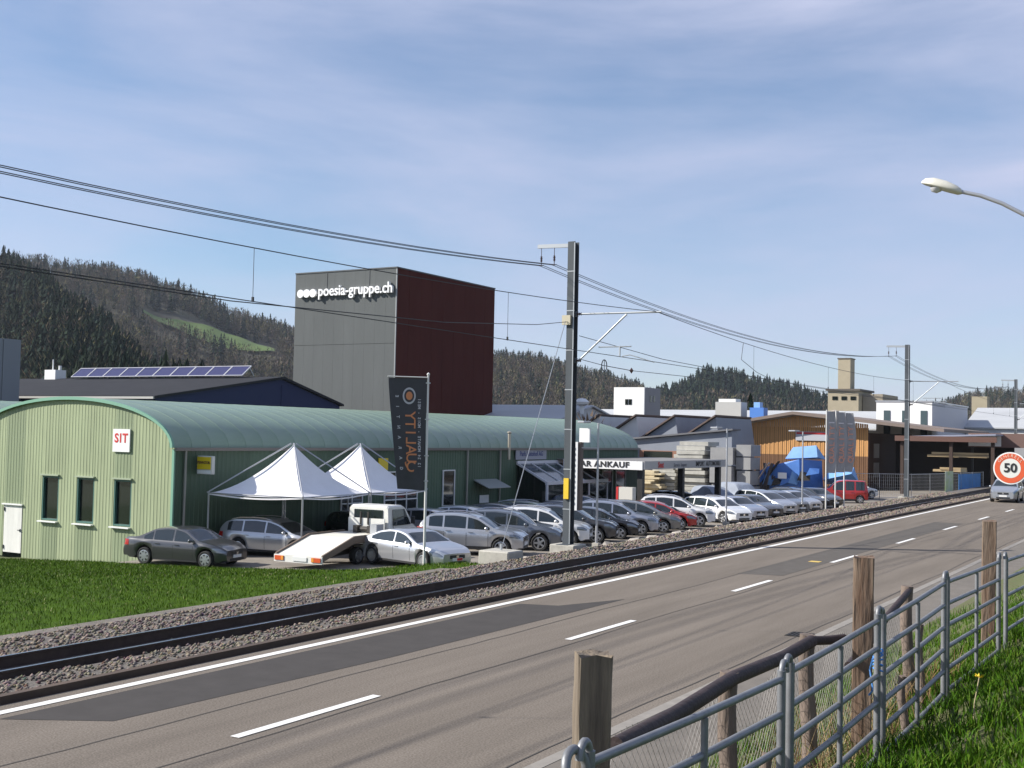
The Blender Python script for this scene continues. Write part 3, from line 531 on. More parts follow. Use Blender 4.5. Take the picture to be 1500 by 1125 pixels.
car('suv', P_['white'], 'white crossover next to the red hatchback', (-25.0, 62.7), g1, 5)
g2 = (.91, -.42)
car('estate', P_['white'], 'white estate car showing its front, after the white crossover', (-25.9, 67.6), g2, 5, by='c')
car('sedan', P_['lilac'], 'pale silver saloon behind the white estate', (-25.9, 70.6), g2, 5, by='c')
car('sedan', P_['dgrey'], 'dark grey saloon among the front-facing cars', (-25.9, 73.5), g2, 5, by='c')
car('mpv', P_['lgrey'], 'large silver people carrier among the front-facing cars', (-25.9, 76.5), g2, 5, by='c')
car('hatch', P_['steelb'], 'blue-grey hatchback beside the third lamp pole', (-25.9, 79.3), g2, 5, by='c')
car('sedan', P_['silver'], 'silver saloon parked before the three flags', (-25.9, 82.0), g2, 5, by='c')
car('estate', P_['black'], 'black estate car standing behind the three flags', (-26.6, 85.4), (.9, -.44), 5, by='c')
car('sedan', P_['black'], 'black saloon nearest the red van', (-26.2, 88.6), (.85, -.5), 5, by='c')
car('van', P_['red'], 'red high-roof van near the wire fence', (-26.3, 96.3), (-.93, -.36), 5, by='c', cat='van')
car('hatch', P_['white'], 'white hatchback behind the red van', (-27.5, 104.5), (.6, .8), 5, by='c')
# second row along the hall
rows = [('hatch', 'lilac', 'pale silver hatchback in front of the hall windows behind the truck', 47.2), ('hatch', 'lgrey', 'light silver car beside the hall window, second row', 50.4), ('hatch', 'black', 'black hatchback under the small door awning', 53.4), ('estate', 'green', 'dark green estate before the hall downpipe', 56.4), ('sedan', 'black', 'black saloon in front of the glazed porch', 59.6), ('mpv', 'blue', 'dark blue people carrier beside the porch posts', 63.0)]
for kd, pm, lb, y in rows: car(kd, P_[pm], lb, (-32.1, y), (.95, .25), 5, by='c', group='cars in the shade of the hall')
car('hatch', P_['black'], 'black hatchback in deep shade under the second tent', (-33.3, 43.2), (.95, -.3), 5, by='c', group='cars in the shade of the hall')
car('sedan', P_['green'], 'dark green saloon under the canopy', (-31.5, 70.0), (.9, -.44), 5, by='c', group='cars in the shade of the hall')
car('estate', P_['black'], 'black estate at the far end under the canopy', (-31.2, 74.6), (.9, -.44), 5, by='c', group='cars in the shade of the hall')
tarp = M('car_cover', (.24, .27, .33), .75, var=.15, vscale=2, bump=.8, bscale=5)
car('suv', None, 'car wrapped in a blue-grey cover next to the canopy', (-31.5, 82.0), (.8, -.6), by='c', cover=tarp, name='covered_car', group='covered cars', z=-1.2)
car('van', None, 'taller vehicle wrapped in a grey cover before the concrete stack', (-31.2, 86.5), (.8, -.6), by='c', cover=tarp, name='covered_car', group='covered cars', z=-1.2)
car('mpv', P_['lgrey'], 'silver people carrier driving along the road', (-12.75, 88.5), (.03, -1), 5, by='c', z=0, group='cars on the road', name='oncoming_car')
# flatbed tow truck
tk = thing('tow_truck', 'white flatbed car transporter with sloping ramp bed', 'truck', (-28.9, 36.7, lot_z(-28.9)), math.atan2(1, -.06)); cream = M('truck_white', (.74, .73, .68), .4, coat=.4, var=.05, vscale=2); dsteel = M('dark_steel', (.05, .045, .04), .6, metal=.4); bedm = M('bed_plate', (.70, .67, .58), .6, var=.1, vscale=2)
def T(mb, nm, mat, par=tk, **k): return mb.build(nm, mat, par, world=False, **k)
prof = [(-3.25, .42), (-1.3, .98), (1.0, 1.0)]
T(MB().prism([(-3.25, .40), (-1.3, .96), (1.05, .98), (1.05, 1.04), (-1.3, 1.03), (-3.25, .47)], lambda a, b_: (a, -1.0, b_), lambda a, b_: (a, 1.0, b_)), 'ramp_bed', bedm)
for sd in (1, -1): T(MB().prism([(-3.27, .30), (-1.35, .82), (1.0, .84), (1.0, 1.1), (-1.3, 1.1), (-3.27, .53)], lambda a, b_: (a, sd*1.0, b_), lambda a, b_: (a, sd*1.07, b_)), 'side_rail', M('rail_brown', (.16, .12, .09), .6))
tb = T(MB().box((-3.3, 0, .35), (.06, 2.14, .26)), 'tail_board', cream)
for sd in (1, -1):
    T(MB().box((-3.345, sd*.82, .36), (.03, .4, .16)), 'tail_light', M('tail_orange', (.6, .1, .03), .3)); T(MB().box((-3.35, sd*.68, .36), (.03, .1, .15)), 'indicator', M('indicator_orange', (.75, .3, .05), .3))
T(MB().box((-3.345, -.1, .36), (.03, .62, .15)), 'rear_plate', plate)
for sd in (1, -1): T(MB().bar((-3.0, sd*.42, .38), (2.9, sd*.42, .62), .09, .18), 'chassis_beam', dsteel)
cabp = [(1.15, .55), (3.15, .5), (3.25, .62), (3.25, 1.12), (2.95, 1.28), (2.4, 2.02), (2.2, 2.1), (1.25, 2.1), (1.15, 2.03)]
cab = MB(); nrow = []
for y, k in ((-.98, .93), (-.9, 1.0), (.9, 1.0), (.98, .93)):
    nrow.append([(a, y*(1 - .10*max(0, b_-1.2)), lerp(1.3, b_, k)) for a, b_ in cabp])
for i in range(3):
    for j in range(len(cabp)): a, b_ = j, (j+1) % len(cabp); cab.add([nrow[i][a], nrow[i][b_], nrow[i+1][b_], nrow[i+1][a]], [(0, 1, 2, 3)])
cab.add(nrow[0], [tuple(range(len(cabp)))]); cab.add(nrow[3], [tuple(range(len(cabp)))]); T(cab, 'cab', cream, smooth=35)
T(MB().box((1.135, 0, 1.72), (.03, 1.35, .42)), 'rear_window', cglass, bevel=.01)
for sd in (1, -1):
    T(MB().add([(1.45, sd*.985, 1.32), (2.72, sd*.985, 1.32), (2.32, sd*.92, 1.95), (1.45, sd*.92, 1.95)], [(0, 1, 2, 3)]), 'side_window', cglass); T(MB().box((2.65, sd*1.12, 1.5), (.1, .16, .3)), 'mirror', trim, bevel=.02)
    T(MB().box((1.42, sd*.99, 1.0), (.012, .012, .8)), 'door_gap', trim)
T(MB().add([(2.97, -.82, 1.3), (2.97, .82, 1.3), (2.44, .78, 1.99), (2.44, -.78, 1.99)], [(0, 1, 2, 3)]), 'windscreen', cglass)
T(MB().box((1.02, 0, 1.35), (.05, 1.7, .5)), 'headboard', cream); wn_ = T(MB().lathe([(.1, -.18), (.1, .18)], 10, 'y', c=(.75, -.1, 1.2)).box((.75, .25, 1.18), (.3, .2, .3)).box((.75, -.4, 1.18), (.3, .2, .3)), 'winch', dsteel)
for sd in (.25, -.1): T(MB().box((.98, sd, 1.6), (.06, .06, .5)), 'headboard_post', dsteel)
T(MB().box((.55, -.8, 1.25), (.5, .3, .35)), 'tool_box', alu)
wm = wheel_meshes(.33, 6)
for x in (2.35, -.85):
    for sd in (1, -1):
        o = link(bpy.data.objects.new('wheel', wm[0]), tk); o.location = (x, sd*.84, .33); o.rotation_euler = (0, 0, 0 if sd > 0 else math.pi); o.scale = (1, 1.2, 1); link(bpy.data.objects.new('rim', wm[1]), o)
for sd in (1, -1): T(MB().box((-.85, sd*.84, .74), (.85, .3, .03)), 'mudguard', dsteel)
# ---------------------------------------------------------------- railway masts, wires, lamps, flags
mastm = M('mast_paint', (.075, .085, .095), .6, metal=.1, spec=.3, var=.15, vscale=2, stretch=(1, 1, .2)); mlight = M('mast_galv', (.40, .42, .44), .45, metal=.5); conc = M('concrete', (.40, .38, .33), .9, var=.18, vscale=2.5, bump=.3, bscale=40); insul = M('insulator', (.06, .03, .025), .3)
def mast(x, y, label, full=True, zb=-.05):
    t = thing('catenary_mast', label, 'mast', (x, y, zb-.45)); H = 11.1
    b_ = MB().box((x, y, zb-.22), (1.0, 1.0, .5)).build('footing', conc, t, bevel=.03)
    p = MB()
    for s in (-1, 1): p.box((x, y+s*.15, zb+H/2), (.30, .024, H))
    p.box((x, y, zb+H/2), (.016, .276, H)); p = p.build('post', mastm, t)
    for z in np.arange(1.3, H, 1.45): MB().box((x, y-.165, zb+z), (.33, .012, .035)).build('batten', mlight, p)
    MB().box((x, y-.17, zb+.02), (.5, .62, .03)).build('base_plate', mastm, p)
    MB().box((x+.135, y-.168, zb+H/2), (.035, .012, H-.1)).build('lit_edge_strip', mlight, p)  # pale strip that paints the flange edge as sunlit
    a = MB().bar((x-.15, y, zb+10.98), (x-1.5, y, zb+11.02), .09, .14).build('feeder_arm', mlight, t)
    for xx in (x-1.35, x-.8):
        i = MB().tube([(xx, y, zb+10.95), (xx, y, zb+10.6)], .012, 5).lathe([(.0, 0), (.05, .03), (.02, .06), (.055, .09), (.02, .12), (.055, .15), (.02, .18), (.05, .21), (0, .24)], 8, c=(xx, y, zb+10.42)).build('insulator', insul, t)
        MB().tube([(xx, y, zb+10.42), (xx, y-.0, zb+10.3)], .015, 5).bar((xx-.1, y, zb+10.3), (xx+.1, y, zb+10.3), .03, .03).build('clamp', insul, i)
    c = MB().tube([(x+.35, y, zb+8.43), (x+3.55, y, zb+8.4)], .036, 8).build('cantilever_tube', mlight, t, smooth=50)
    MB().tube([(x+.3, y, zb+6.72), (x+2.2, y, zb+8.36)], .034, 8).build('cantilever_strut', mlight, t, smooth=50)
    for z in (8.43, 6.72): MB().box((x+.17, y, zb+z), (.06, .2, .2)).build('bracket', mastm, t); MB().lathe([(0, 0), (.06, .03), (.02, .07), (.06, .1), (.02, .14), (.06, .17), (0, .2)], 8, 'x', c=(x+.2, y, zb+z)).build('insulator', insul, t)
    MB().tube([(x+1.1, y, zb+7.2), (x+2.4, y, zb+7.2)], .022, 6).tube([(x+1.95, y, zb+7.2), (x+1.95, y, zb+6.85)], .03, 6).build('steady_tube', mlight, t)
    MB().tube([(x+2.05, y, zb+6.85), (x+2.35, y, zb+6.9), (x+3.3, y, zb+6.62)], .018, 6).build('registration_arm', mlight, t)
    return t
m1 = mast(-20.5, 38.7, 'steel railway mast on a concrete block beside the white crossover')
MB().box((-20.5, 38.48, 2.0), (.2, .06, .75)).build('yellow_box', M('box_yellow', (.75, .5, .03), .45), m1); MB().box((-20.62, 38.5, 8.15), (.34, .12, .35)).build('anchor_plate', M('plate_cream', (.5, .45, .33), .6), m1)
mast(-19.75, 89.7, 'steel railway mast beside the wire fence'); mast(-19.4, 140.7, 'distant railway mast beyond the oncoming car')
gb = tag(MB().box((-20.45, 33.9, -.2), (1.15, 1.0, .62)).build('anchor_block', conc, bevel=.04), 'pale concrete anchor block beside the track', 'concrete block')
wirem = M('wire_copper', (.035, .035, .038), .5, metal=.5)
def wire(name, pts, label, r=.012, group='overhead railway wires'): return tag(MB().tube(pts, r, 5).build(name, wirem), label, 'wire', group)
tag(MB().tube([(-20.45, 33.9, .1), (-20.62, 38.4, 8.1)], .014, 5).box((-20.45, 33.9, .12), (.06, .06, .4)).build('guy_wire', mlight), 'thin guy wire from the mast down to the concrete block', 'guy wire')
def cat(p, q, sag, n=24): return [(lerp(p[0], q[0], k/n), lerp(p[1], q[1], k/n), lerp(p[2], q[2], k/n) - 4*sag*(k/n)*(1-k/n)) for k in range(n+1)]
MY = [(-20.9, -12.3), (-20.5, 38.7), (-19.75, 89.7), (-19.4, 140.7), (-19.2, 191.7)]
for off, nm in ((-1.43, 'outer'), (-1.27, 'outer'), (-.88, 'inner'), (-.72, 'inner')):
    pts = []
    for a, b_ in zip(MY[:-1], MY[1:]): pts += cat((a[0]+off, a[1], 10.25), (b_[0]+off, b_[1], 10.25), 1.05)[(1 if pts else 0):]
    wire('feeder_wire', pts, f'{nm} twin feeder wire hung from the tops of the masts')
pm = []; TR = -17.1
for a, b_ in zip(MY[:-1], MY[1:]): pm += cat((TR-.05, a[1], 8.36), (TR-.05, b_[1], 8.36), .72)[(1 if pm else 0):]
mw_ = wire('messenger_wire', pm, 'sagging messenger wire above the railway contact wire'); zc = 6.55
cw = wire('contact_wire', [(TR + (.15 if i % 2 else -.15), y, zc) for i, (x, y) in enumerate(MY)], 'straight contact wire low above the railway track', .011)
for a, b_ in zip(MY[:-1], MY[1:]):
    for t in (.2, .42, .6, .8):
        y = lerp(a[1], b_[1], t); z = 8.36 - 4*.72*t*(1-t)
        tag(MB().tube([(TR-.03, y, z), (TR-.03, y, zc)], .006, 4).box((TR-.03, y, zc+.05), (.04, .04, .1)).build('dropper_wire', wirem), 'thin vertical dropper between messenger and contact wire', 'wire', 'dropper wires')
wire('anchor_wire', [(TR, -12.3, 6.9), (TR-.1, 8, 6.52), (TR-.35, 18, 6.55), (-18.2, 27, 6.95), (-19.6, 34.5, 7.6), (-20.6, 38.6, 8.1)], 'second wire ending at the mast tensioner')
wire('anchor_wire', [(-20.3, 38.9, 7.6), (-19.2, 44, 7.05), (-17.6, 55, 6.6), (TR, 64.2, 6.5), (TR, 89.7, 6.5)], 'wire leaving the near mast towards the far one')
wire('jumper_wire', [(TR, 47.5, 7.9), (TR+.1, 47.0, 7.2), (TR+.25, 48.5, 6.75), (TR+.1, 50.5, 6.6)], 'curved jumper wire linking messenger and contact wire')
tw = thing('tension_wheel', 'small spoked tensioning wheel and weight on a wire by the near mast', 'wheel', (-20.1, 40.6, 6.6)); MB().tube([(-20.1 + .0, 40.6 + .22*math.cos(a), 6.6 + .22*math.sin(a)) for a in np.linspace(0, 6.283, 17)], .02, 5).build('rim', wirem, tw); MB().bar((-20.1, 40.38, 6.6), (-20.1, 40.82, 6.6), .02, .02).bar((-20.1, 40.6, 6.38), (-20.1, 40.6, 6.82), .02, .02, (0, 1, 0)).build('spoke', wirem, tw); MB().tube([(-20.1, 40.7, 6.6), (-19.9, 42.6, 6.52)], .015, 5).lathe([(0, -.12), (.09, 0), (0, .12)], 8, c=(-19.9, 42.6, 6.52)).build('insulator', insul, tw)
wire('anchor_wire', [(-20.3, 38.9, 6.75), (-20.1, 40.6, 6.6), (-19.9, 42.6, 6.52), (-18.6, 64, 6.6), (TR, 89.7, 6.6)], 'lower wire through the tensioning wheel')
# lot lamps
lampg = M('lamp_grey', (.45, .46, .48), .4, metal=.5)
def lot_lamp(x, y, label, h=5.5):
    z = lot_z(x); t = thing('lot_lamp', label, 'lamp post', (x, y, z), group=None); MB().tube([(x, y, z), (x, y, z+h)], [.06, .045], 10).build('pole', lampg, t, smooth=50)
    MB().box((x-.45, y-.5, z+h+.03), (.36, .95, .09), rz=.75).build('lamp_head', lampg, t, bevel=.02); MB().box((x, y, z+.12), (.3, .3, .25)).build('foot', conc, t)
    return t
l1 = lot_lamp(-23.6, 47.2, 'slim grey lamp pole right beside the near mast'); lot_lamp(-24.0, 64.2, 'slim lamp pole before the white crossover'); lot_lamp(-24.0, 78.4, 'slim lamp pole between the front-facing silver cars')
vs_ = thing('vertical_sign', 'tall narrow white sign panel hung edge-on beside the lamp pole', 'sign', (-24.1, 47.4, .3)); MB().box((-24.3, 46.9, 2.15), (.12, .36, 3.0), rz=.1).build('panel', M('panel_brown', (.10, .075, .065), .6), vs_); MB().box((-24.42, 46.66, 2.15), (.2, .04, 3.0), rz=.1).build('white_edge', signw, vs_)
for k in range(11): MB().box((-24.46, 46.63, .95+.24*k), (.07, .03, .1), rz=.1).build('letter_mark', ink, vs_)
MB().box((-24.1, 46.9, 3.95), (.5, .12, .62)).build('top_box', signw, vs_); MB().bar((-24.2, 46.8, 3.4), (-23.6, 47.2, 3.4), .04, .04).build('bracket', lampg, vs_)
# street lamp with the speed sign on its bracket
sl = thing('street_lamp', 'tall street lamp with curved arm and pale cobra head', 'street lamp', (-2.1, 25.6, 1.4))
bz_ = verge_z(-2.15); path = [(-2.1, 25.6, bz_-.1), (-2.1, 25.6, 6.2), (-2.18, 25.6, 7.0), (-2.45, 25.55, 7.65), (-2.85, 25.45, 8.1), (-3.28, 25.36, 8.45), (-3.75, 25.28, 8.74), (-4.15, 25.22, 8.92), (-4.5, 25.17, 9.02)]
MB().tube(path, [.085, .06] + [.042]*7, 10).build('pole', lampg, sl, smooth=50); e = Vector(path[-1]); d = (e - Vector(path[-2])).normalized()
hd = MB(); rows = []
for k, (q, w, h0, h1) in enumerate([(0, .05, -.05, .05), (.08, .12, -.08, .10), (.3, .16, -.07, .16), (.55, .15, -.04, .17), (.72, .10, -.02, .12), (.8, .03, 0, .04)]):
    c = e + d*q; sd = d.cross(Vector((0, 0, 1))).normalized(); rows.append([tuple(c + sd*w*math.cos(a) + Vector((0, 0, 1))*(h1 if math.sin(a) > 0 else -h0)*math.sin(a)) for a in np.linspace(0, 6.283, 15)])
hd.grid(rows).build('lamp_head', M('lamp_cream', (.62, .60, .52), .55, var=.1, vscale=5), sl, smooth=50); c = e + d*.5
MB().lathe([(0, -.11), (.1, -.07), (.13, 0)], 12, c=tuple(c + Vector((0, 0, -.03)))).build('lamp_bowl', M('lamp_bowl', (.6, .6, .62), .15), sl, smooth=60)
sp = thing('speed_sign', 'round red and white 50 speed limit sign', 'traffic sign', (-3.6, 25.6, 3.1)); cx_, cy_, cz_ = -3.62, 25.55, 3.47; orange = M('sign_orange_red', (.62, .10, .035), .45)
MB().lathe([(0, .012), (.315, .012), (.32, .0), (.32, -.012), (0, -.012)], 40, 'y', c=(cx_, cy_, cz_)).build('disc', signw, sp)
MB().lathe([(.195, -.006), (.295, -.006)], 40, 'y', c=(cx_, cy_-.012, cz_)).build('red_ring', orange, sp); MB().lathe([(0, -.004), (.193, -.004)], 40, 'y', c=(cx_, cy_-.012, cz_)).build('white_centre', M('sign_centre', (.66, .66, .62), .5), sp)
text('numerals', '50', .25, (cx_, cy_-.024, cz_), (1, 0, 0), (0, 0, 1), ink, sp, extr=.002, bold=.006)
for k, ch in enumerate('GENERELL'):
    a = math.radians(90 + (3.5-k)*15.5); text('letter', ch, .085, (cx_ + .247*math.cos(a), cy_-.022, cz_ + .247*math.sin(a)), (math.sin(a), 0, -math.cos(a)), (math.cos(a), 0, math.sin(a)), M('sign_pale', (.8, .55, .45), .5), sp, extr=.001)
MB().bar((cx_, cy_+.05, cz_+.1), (-2.1, 25.6, cz_+.1), .04, .04).bar((cx_, cy_+.05, cz_-.12), (-2.1, 25.6, cz_-.12), .04, .04).build('bracket', lampg, sp)
# flags
flagd = M('flag_charcoal', (.055, .055, .06), .8, var=.1, vscale=2); forange = M('flag_orange', (.62, .24, .10), .7); fgrey = M('flag_lettering', (.5, .5, .52), .7); polew = M('flagpole_white', (.66, .65, .62), .4)
fb = thing('banner_flag', 'large charcoal banner flag with orange lettering on a white pole', 'flag', (-24.42, 35.19, -1.0))
MB().tube([(-24.42, 35.19, lot_z(-24.55)-.05), (-24.42, 35.19, 5.98)], [.05, .035], 10).lathe([(0, .1), (.06, .05), (.05, 0), (0, -.0)], 10, c=(-24.42, 35.19, 5.98)).build('pole', polew, fb, smooth=50)
fd = Vector((-.72, -.69, 0)).normalized(); fn = Vector((fd.y, -fd.x, 0)); o0 = Vector((-24.45, 35.16, 0)); rows = []
def fpt(u, v):   # u 0..1 away from pole, v 0 top .. 1 bottom
    w = lerp(1.38, .98, v**1.2); p = o0 + fd*(u*w) + fn*(.07*math.sin(4.2*v+2.2*u)*u + .05*math.sin(8*u+3*v)*v); p.z = 5.86 - 4.0*v + .06*u*v; return p
MB().grid([[tuple(fpt(u/10, v/24)) for u in range(11)] for v in range(25)]).build('cloth', flagd, fb, smooth=60); MB().tube([tuple(o0 + Vector((0, 0, 5.9))), tuple(o0 + fd*1.42 + Vector((0, 0, 5.9)))], .02, 6).build('boom', polew, fb)
for z in (5.7, 4.4, 3.1, 2.2): MB().box((-24.42, 35.19, z), (.12, .12, .04)).build('clip', alu, fb)
cn = Vector((.5, -.85, 0)); nrm = fn if fn.dot(cn) > 0 else -fn
def flagtext(body, u, v0, v1, size, mat, par):       # letters one by one down the cloth, seen from the back (mirrored)
    for k, ch in enumerate(body):
        if ch == ' ': continue
        v = lerp(v1, v0, (k+.5)/len(body)); p = fpt(u, v) + nrm*.012; q = fpt(u, v-.02); uu = fd*1.0
        text('letter', ch, size, p, (0, 0, 1), tuple(-uu), mat, par, extr=.002, sx=1.0 if Vector((0, 0, 1)).cross(-uu).dot(nrm) < 0 else -1.0, bold=.004)
flagtext('QUALITY', .47, .30, .83, .52, forange, fb); flagtext('GARANTIE', .80, .12, .86, .15, fgrey, fb); flagtext('12 24 MONATE - MOIS - MESI', .2, .18, .80, .14, fgrey, fb)
for rr, mt, o in ((.26, fgrey, .012), (.2, flagd, .02), (.13, forange, .026)):
    c = fpt(.47, .16) + nrm*o; MB().add([tuple(c + fd*rr*.9*math.cos(a) + Vector((0, 0, 1))*rr*math.sin(a)*1.15) for a in np.linspace(0, 6.283, 25)[:-1]], [tuple(range(24))]).build('emblem', mt, fb)
frow = M('flag_grey', (.36, .35, .35), .8, var=.12, vscale=3); fpink = M('flag_pale_orange', (.75, .36, .25), .7)
for k, (y, lb) in enumerate(((83.9, 'grey lettered banner flag, the one nearest the lamp pole'), (86.3, 'grey lettered banner flag in the middle of three'), (88.6, 'grey lettered banner flag nearest the red van'))):
    t = thing('banner_flag', lb, 'flag', (-24.0, y, -1), group='three banner flags in a row'); MB().tube([(-24.0, y, lot_z(-24)), (-24.0, y, 6.1)], [.055, .045], 8).build('pole', polew, t, smooth=50)
    f2 = Vector((.75, .66, 0)); bw = .12 + .07*k
    def fp(u, v): p = Vector((-23.96, y+.02, 6.0 - 4.35*v)) + f2*(u*(.62 + bw*math.sin(math.pi*v))) + Vector((f2.y, -f2.x, 0))*.05*math.sin(5*u+4*v+k); return p
    MB().grid([[tuple(fp(u/6, v/14)) for u in range(7)] for v in range(15)]).build('cloth', frow, t, smooth=60); n2 = Vector((f2.y, -f2.x, 0))
    for j, ch in enumerate('QUALITY1'):
        p = fp(.52, lerp(.84, .14, (j+.5)/8)) + n2*.06; text('letter', ch, .55, p, (0, 0, 1), tuple(-f2), fpink if j < 7 else M('flag_pale', (.75, .7, .7), .7), t, extr=.002, bold=.012)
# ---------------------------------------------------------------- buildings behind
def bld(name, label, x, y, z=-1.3, group=None): return thing(name, label, 'building', (x, y, z), group=group)
def wbox(par, nm, x0, x1, y0, y1, z0, z1, mat): return MB().box(((x0+x1)/2, (y0+y1)/2, (z0+z1)/2), (x1-x0, y1-y0, z1-z0)).build(nm, mat, par)
# high-bay tower: west-facing grey panels and brown side
tx, ty = -68.2, 92.6; tw_ = bld('tower_block', 'tall windowless tower block, grey front and brown side', tx-6, ty+6); gr = M('tower_grey', (.112, .12, .12), .8, spec=.2, var=.08, vscale=.4, stretch=(1, 1, .2)); br = M('tower_brown', (.075, .022, .018), .9, spec=.1, var=.1, vscale=.5, stretch=(1, 1, .2))
TW, TD, TH = 12.7, 18.0, 19.7
for i in range(10):
    for z0, z1 in ((-1.3, 12.4), (12.43, TH)): wbox(tw_, 'front_panel', tx-TW+i*TW/10+.004, tx-TW+(i+1)*TW/10-.004, ty, ty+.1, z0, z1, gr)
for i in range(9): wbox(tw_, 'side_panel', tx-.1, tx, ty+.1+i*(TD-.1)/9+.01, ty+.1+(i+1)*(TD-.1)/9-.01, -1.3, TH, br)
wbox(tw_, 'core', tx-TW+.02, tx-.11, ty+.12, ty+TD-.05, -1.3, TH-.1, M('core_dark', (.03, .03, .03), .8)); wbox(tw_, 'roof_edge', tx-TW-.05, tx+.06, ty-.06, ty+TD+.05, TH-.02, TH+.1, M('edge_dark', (.06, .065, .07), .5)); MB().box((tx, ty-.01, 9), (.1, .1, 21.2)).build('corner_trim', M('trim_pale', (.3, .31, .31), .5), tw_)
for k in range(2): MB().box((tx-TW+4.1+5.3*k, ty-.02, TH-.9), (.06, .03, 1.8)).build('vertical_seam', M('edge_dark', (.06, .065, .07), .5), tw_)
LW = M('letter_white', (.85, .85, .85), .5); lo = text('lettering', 'poesia-gruppe.ch', 1.5, (tx-4.85, ty-.22, 17.75), (1, 0, .0), (0, 0, 1), LW, tw_, extr=.14, bold=.02, sx=.9)
for k in range(3): MB().lathe([(0, -.14), (.42, -.14), (.42, .14)], 20, 'y', c=(tx-11.75+.80*k, ty-.22, 17.62)).build('white_disc', LW, tw_)
# blue gabled hall with solar panels
bx = -66.0; bl = bld('blue_gabled_hall', 'dark blue gabled hall with charcoal roof', bx-14, 74); pk = (74.2, 7.98); e0 = (60.8, 5.98); e1 = (81.7, 6.05)
navy = M('navy_wall', (.012, .02, .07), .8); char = M('charcoal_roof', (.03, .031, .036), .9, spec=.15, var=.15, vscale=.6)
MB().prism([(e0[0], -1.3), (e1[0], -1.3), e1, pk, e0], lambda a, b_: (bx, a, b_), lambda a, b_: (bx-48, a, b_)).build('wall', navy, bl)
MB().prism([(e0[0]-.3, e0[1]-.02), (pk[0], pk[1]+.04), (pk[0], pk[1]+.24), (e0[0]-.3, e0[1]+.16)], lambda a, b_: (bx+.25, a, b_), lambda a, b_: (bx-48, a, b_)).build('roof', char, bl)
MB().prism([(pk[0], pk[1]+.04), (e1[0]+.3, e1[1]-.02), (e1[0]+.3, e1[1]+.16), (pk[0], pk[1]+.24)], lambda a, b_: (bx+.25, a, b_), lambda a, b_: (bx-48, a, b_)).build('roof', char, bl)
MB().bar((bx+.2, e0[0]-.34, e0[1]+.02), (bx-48, e0[0]-.34, e0[1]+.02), .14, .16).build('gutter', M('gutter_pale', (.45, .44, .42), .5), bl); MB().box((bx+.02, pk[0], 4), (.05, .12, 7)).build('seam', navy, bl)
for k in range(10):
    t = thing('solar_panel', 'framed solar panel in the rooftop row of ten', 'solar panel', (bx-4.4-2.1*k, 74.0, 8.25), group='row of rooftop solar panels'); t.rotation_euler = (math.radians(38), 0, 0)
    MB().box((0, 0, .55), (2.0, 1.3, .05)).build('cell_sheet', M('solar_cell', (.035, .035, .10), .25), t, world=False)
    for a, b_, c, d_ in ((0, -.67, 2.1, .08), (0, .67, 2.1, .08), (-1.02, 0, .08, 1.26), (1.02, 0, .08, 1.26)): MB().box((a, b_, .57), (c, d_, .07)).build('frame_bar', M('solar_frame', (.5, .5, .52), .4, metal=.4), t, world=False)
    MB().box((-.9, .55, .1), (.06, .06, .9)).box((.9, .55, .1), (.06, .06, .9)).build('support', alu, t, world=False)
rv = bld('roof_plant_box', 'small white plant box on the charcoal roof', bx-27.4, 74.0, 8.1); wbox(rv, 'casing', bx-28.4, bx-26.9, 73.4, 74.6, 8.0, 9.0, whitem); MB().tube([(bx-28.0, 74, 9), (bx-28.0, 74, 10)], .06, 6).tube([(bx-27.0, 74, 9), (bx-27.0, 74, 9.4)], .14, 8).build('vent_pipe', whitem, rv); rv['category'] = 'plant box'
fg = bld('grey_shed', 'grey ribbed metal shed beyond the green vaults', -84, 60); ribs = M('shed_grey', (.19, .20, .23), .55)

for i in range(16): wbox(fg, 'wall_panel', -76.2, -76.0 - .05*(i % 2), 45+.75*i+.01, 45+.75*i+.74, -2, 10.1, ribs)
wbox(fg, 'back_wall', -92, -76.2, 56.8, 57, -2, 10.1, ribs)
# pale roofs beyond the hall
palem = M('pale_roof', (.42, .43, .44), .6, var=.1, vscale=.3, stretch=(.3, 1, 1)); offw = M('offwhite_wall', (.60, .60, .59), .6, var=.06, vscale=.5); brownr = M('brown_tiles', (.12, .085, .07), .8, var=.2, vscale=1.5); grw = M('grey_wall', (.22, .24, .28), .6, var=.08, vscale=.5)
def gable(par, x0, x1, y0, y1, zb, ze, zp, wall, roof, axis='x', ov=.4, nm=''):   # ridge along the axis
    if axis == 'x':
        ym = (y0+y1)/2; MB().prism([(y0, zb), (y1, zb), (y1, ze), (ym, zp), (y0, ze)], lambda a, b_: (x0, a, b_), lambda a, b_: (x1, a, b_)).build('wall', wall, par)
        for s, e in ((y0-ov, ym), (y1+ov, ym)): k = (zp-ze)/(ym-y0)*ov; MB().prism([(s, ze-k+.03), (e, zp+.03), (e, zp+.2), (s, ze-k+.2)], lambda a, b_: (x0-ov, a, b_), lambda a, b_: (x1+ov, a, b_)).build('roof', roof, par)
    else:
        xm = (x0+x1)/2; MB().prism([(x0, zb), (x1, zb), (x1, ze), (xm, zp), (x0, ze)], lambda a, b_: (a, y0, b_), lambda a, b_: (a, y1, b_)).build('wall', wall, par)
        for s, e in ((x0-ov, xm), (x1+ov, xm)): k = (zp-ze)/(xm-x0)*ov; MB().prism([(s, ze-k+.03), (e, zp+.03), (e, zp+.2), (s, ze-k+.2)], lambda a, b_: (a, y0-ov, b_), lambda a, b_: (a, y1+ov, b_)).build('roof', roof, par)
r1 = bld('long_grey_hall', 'long low hall with pale grey roof behind the green vault', -62, 115); gable(r1, -92, -58.5, 104, 126, -1.3, 4.6, 7.0, offw, palem)
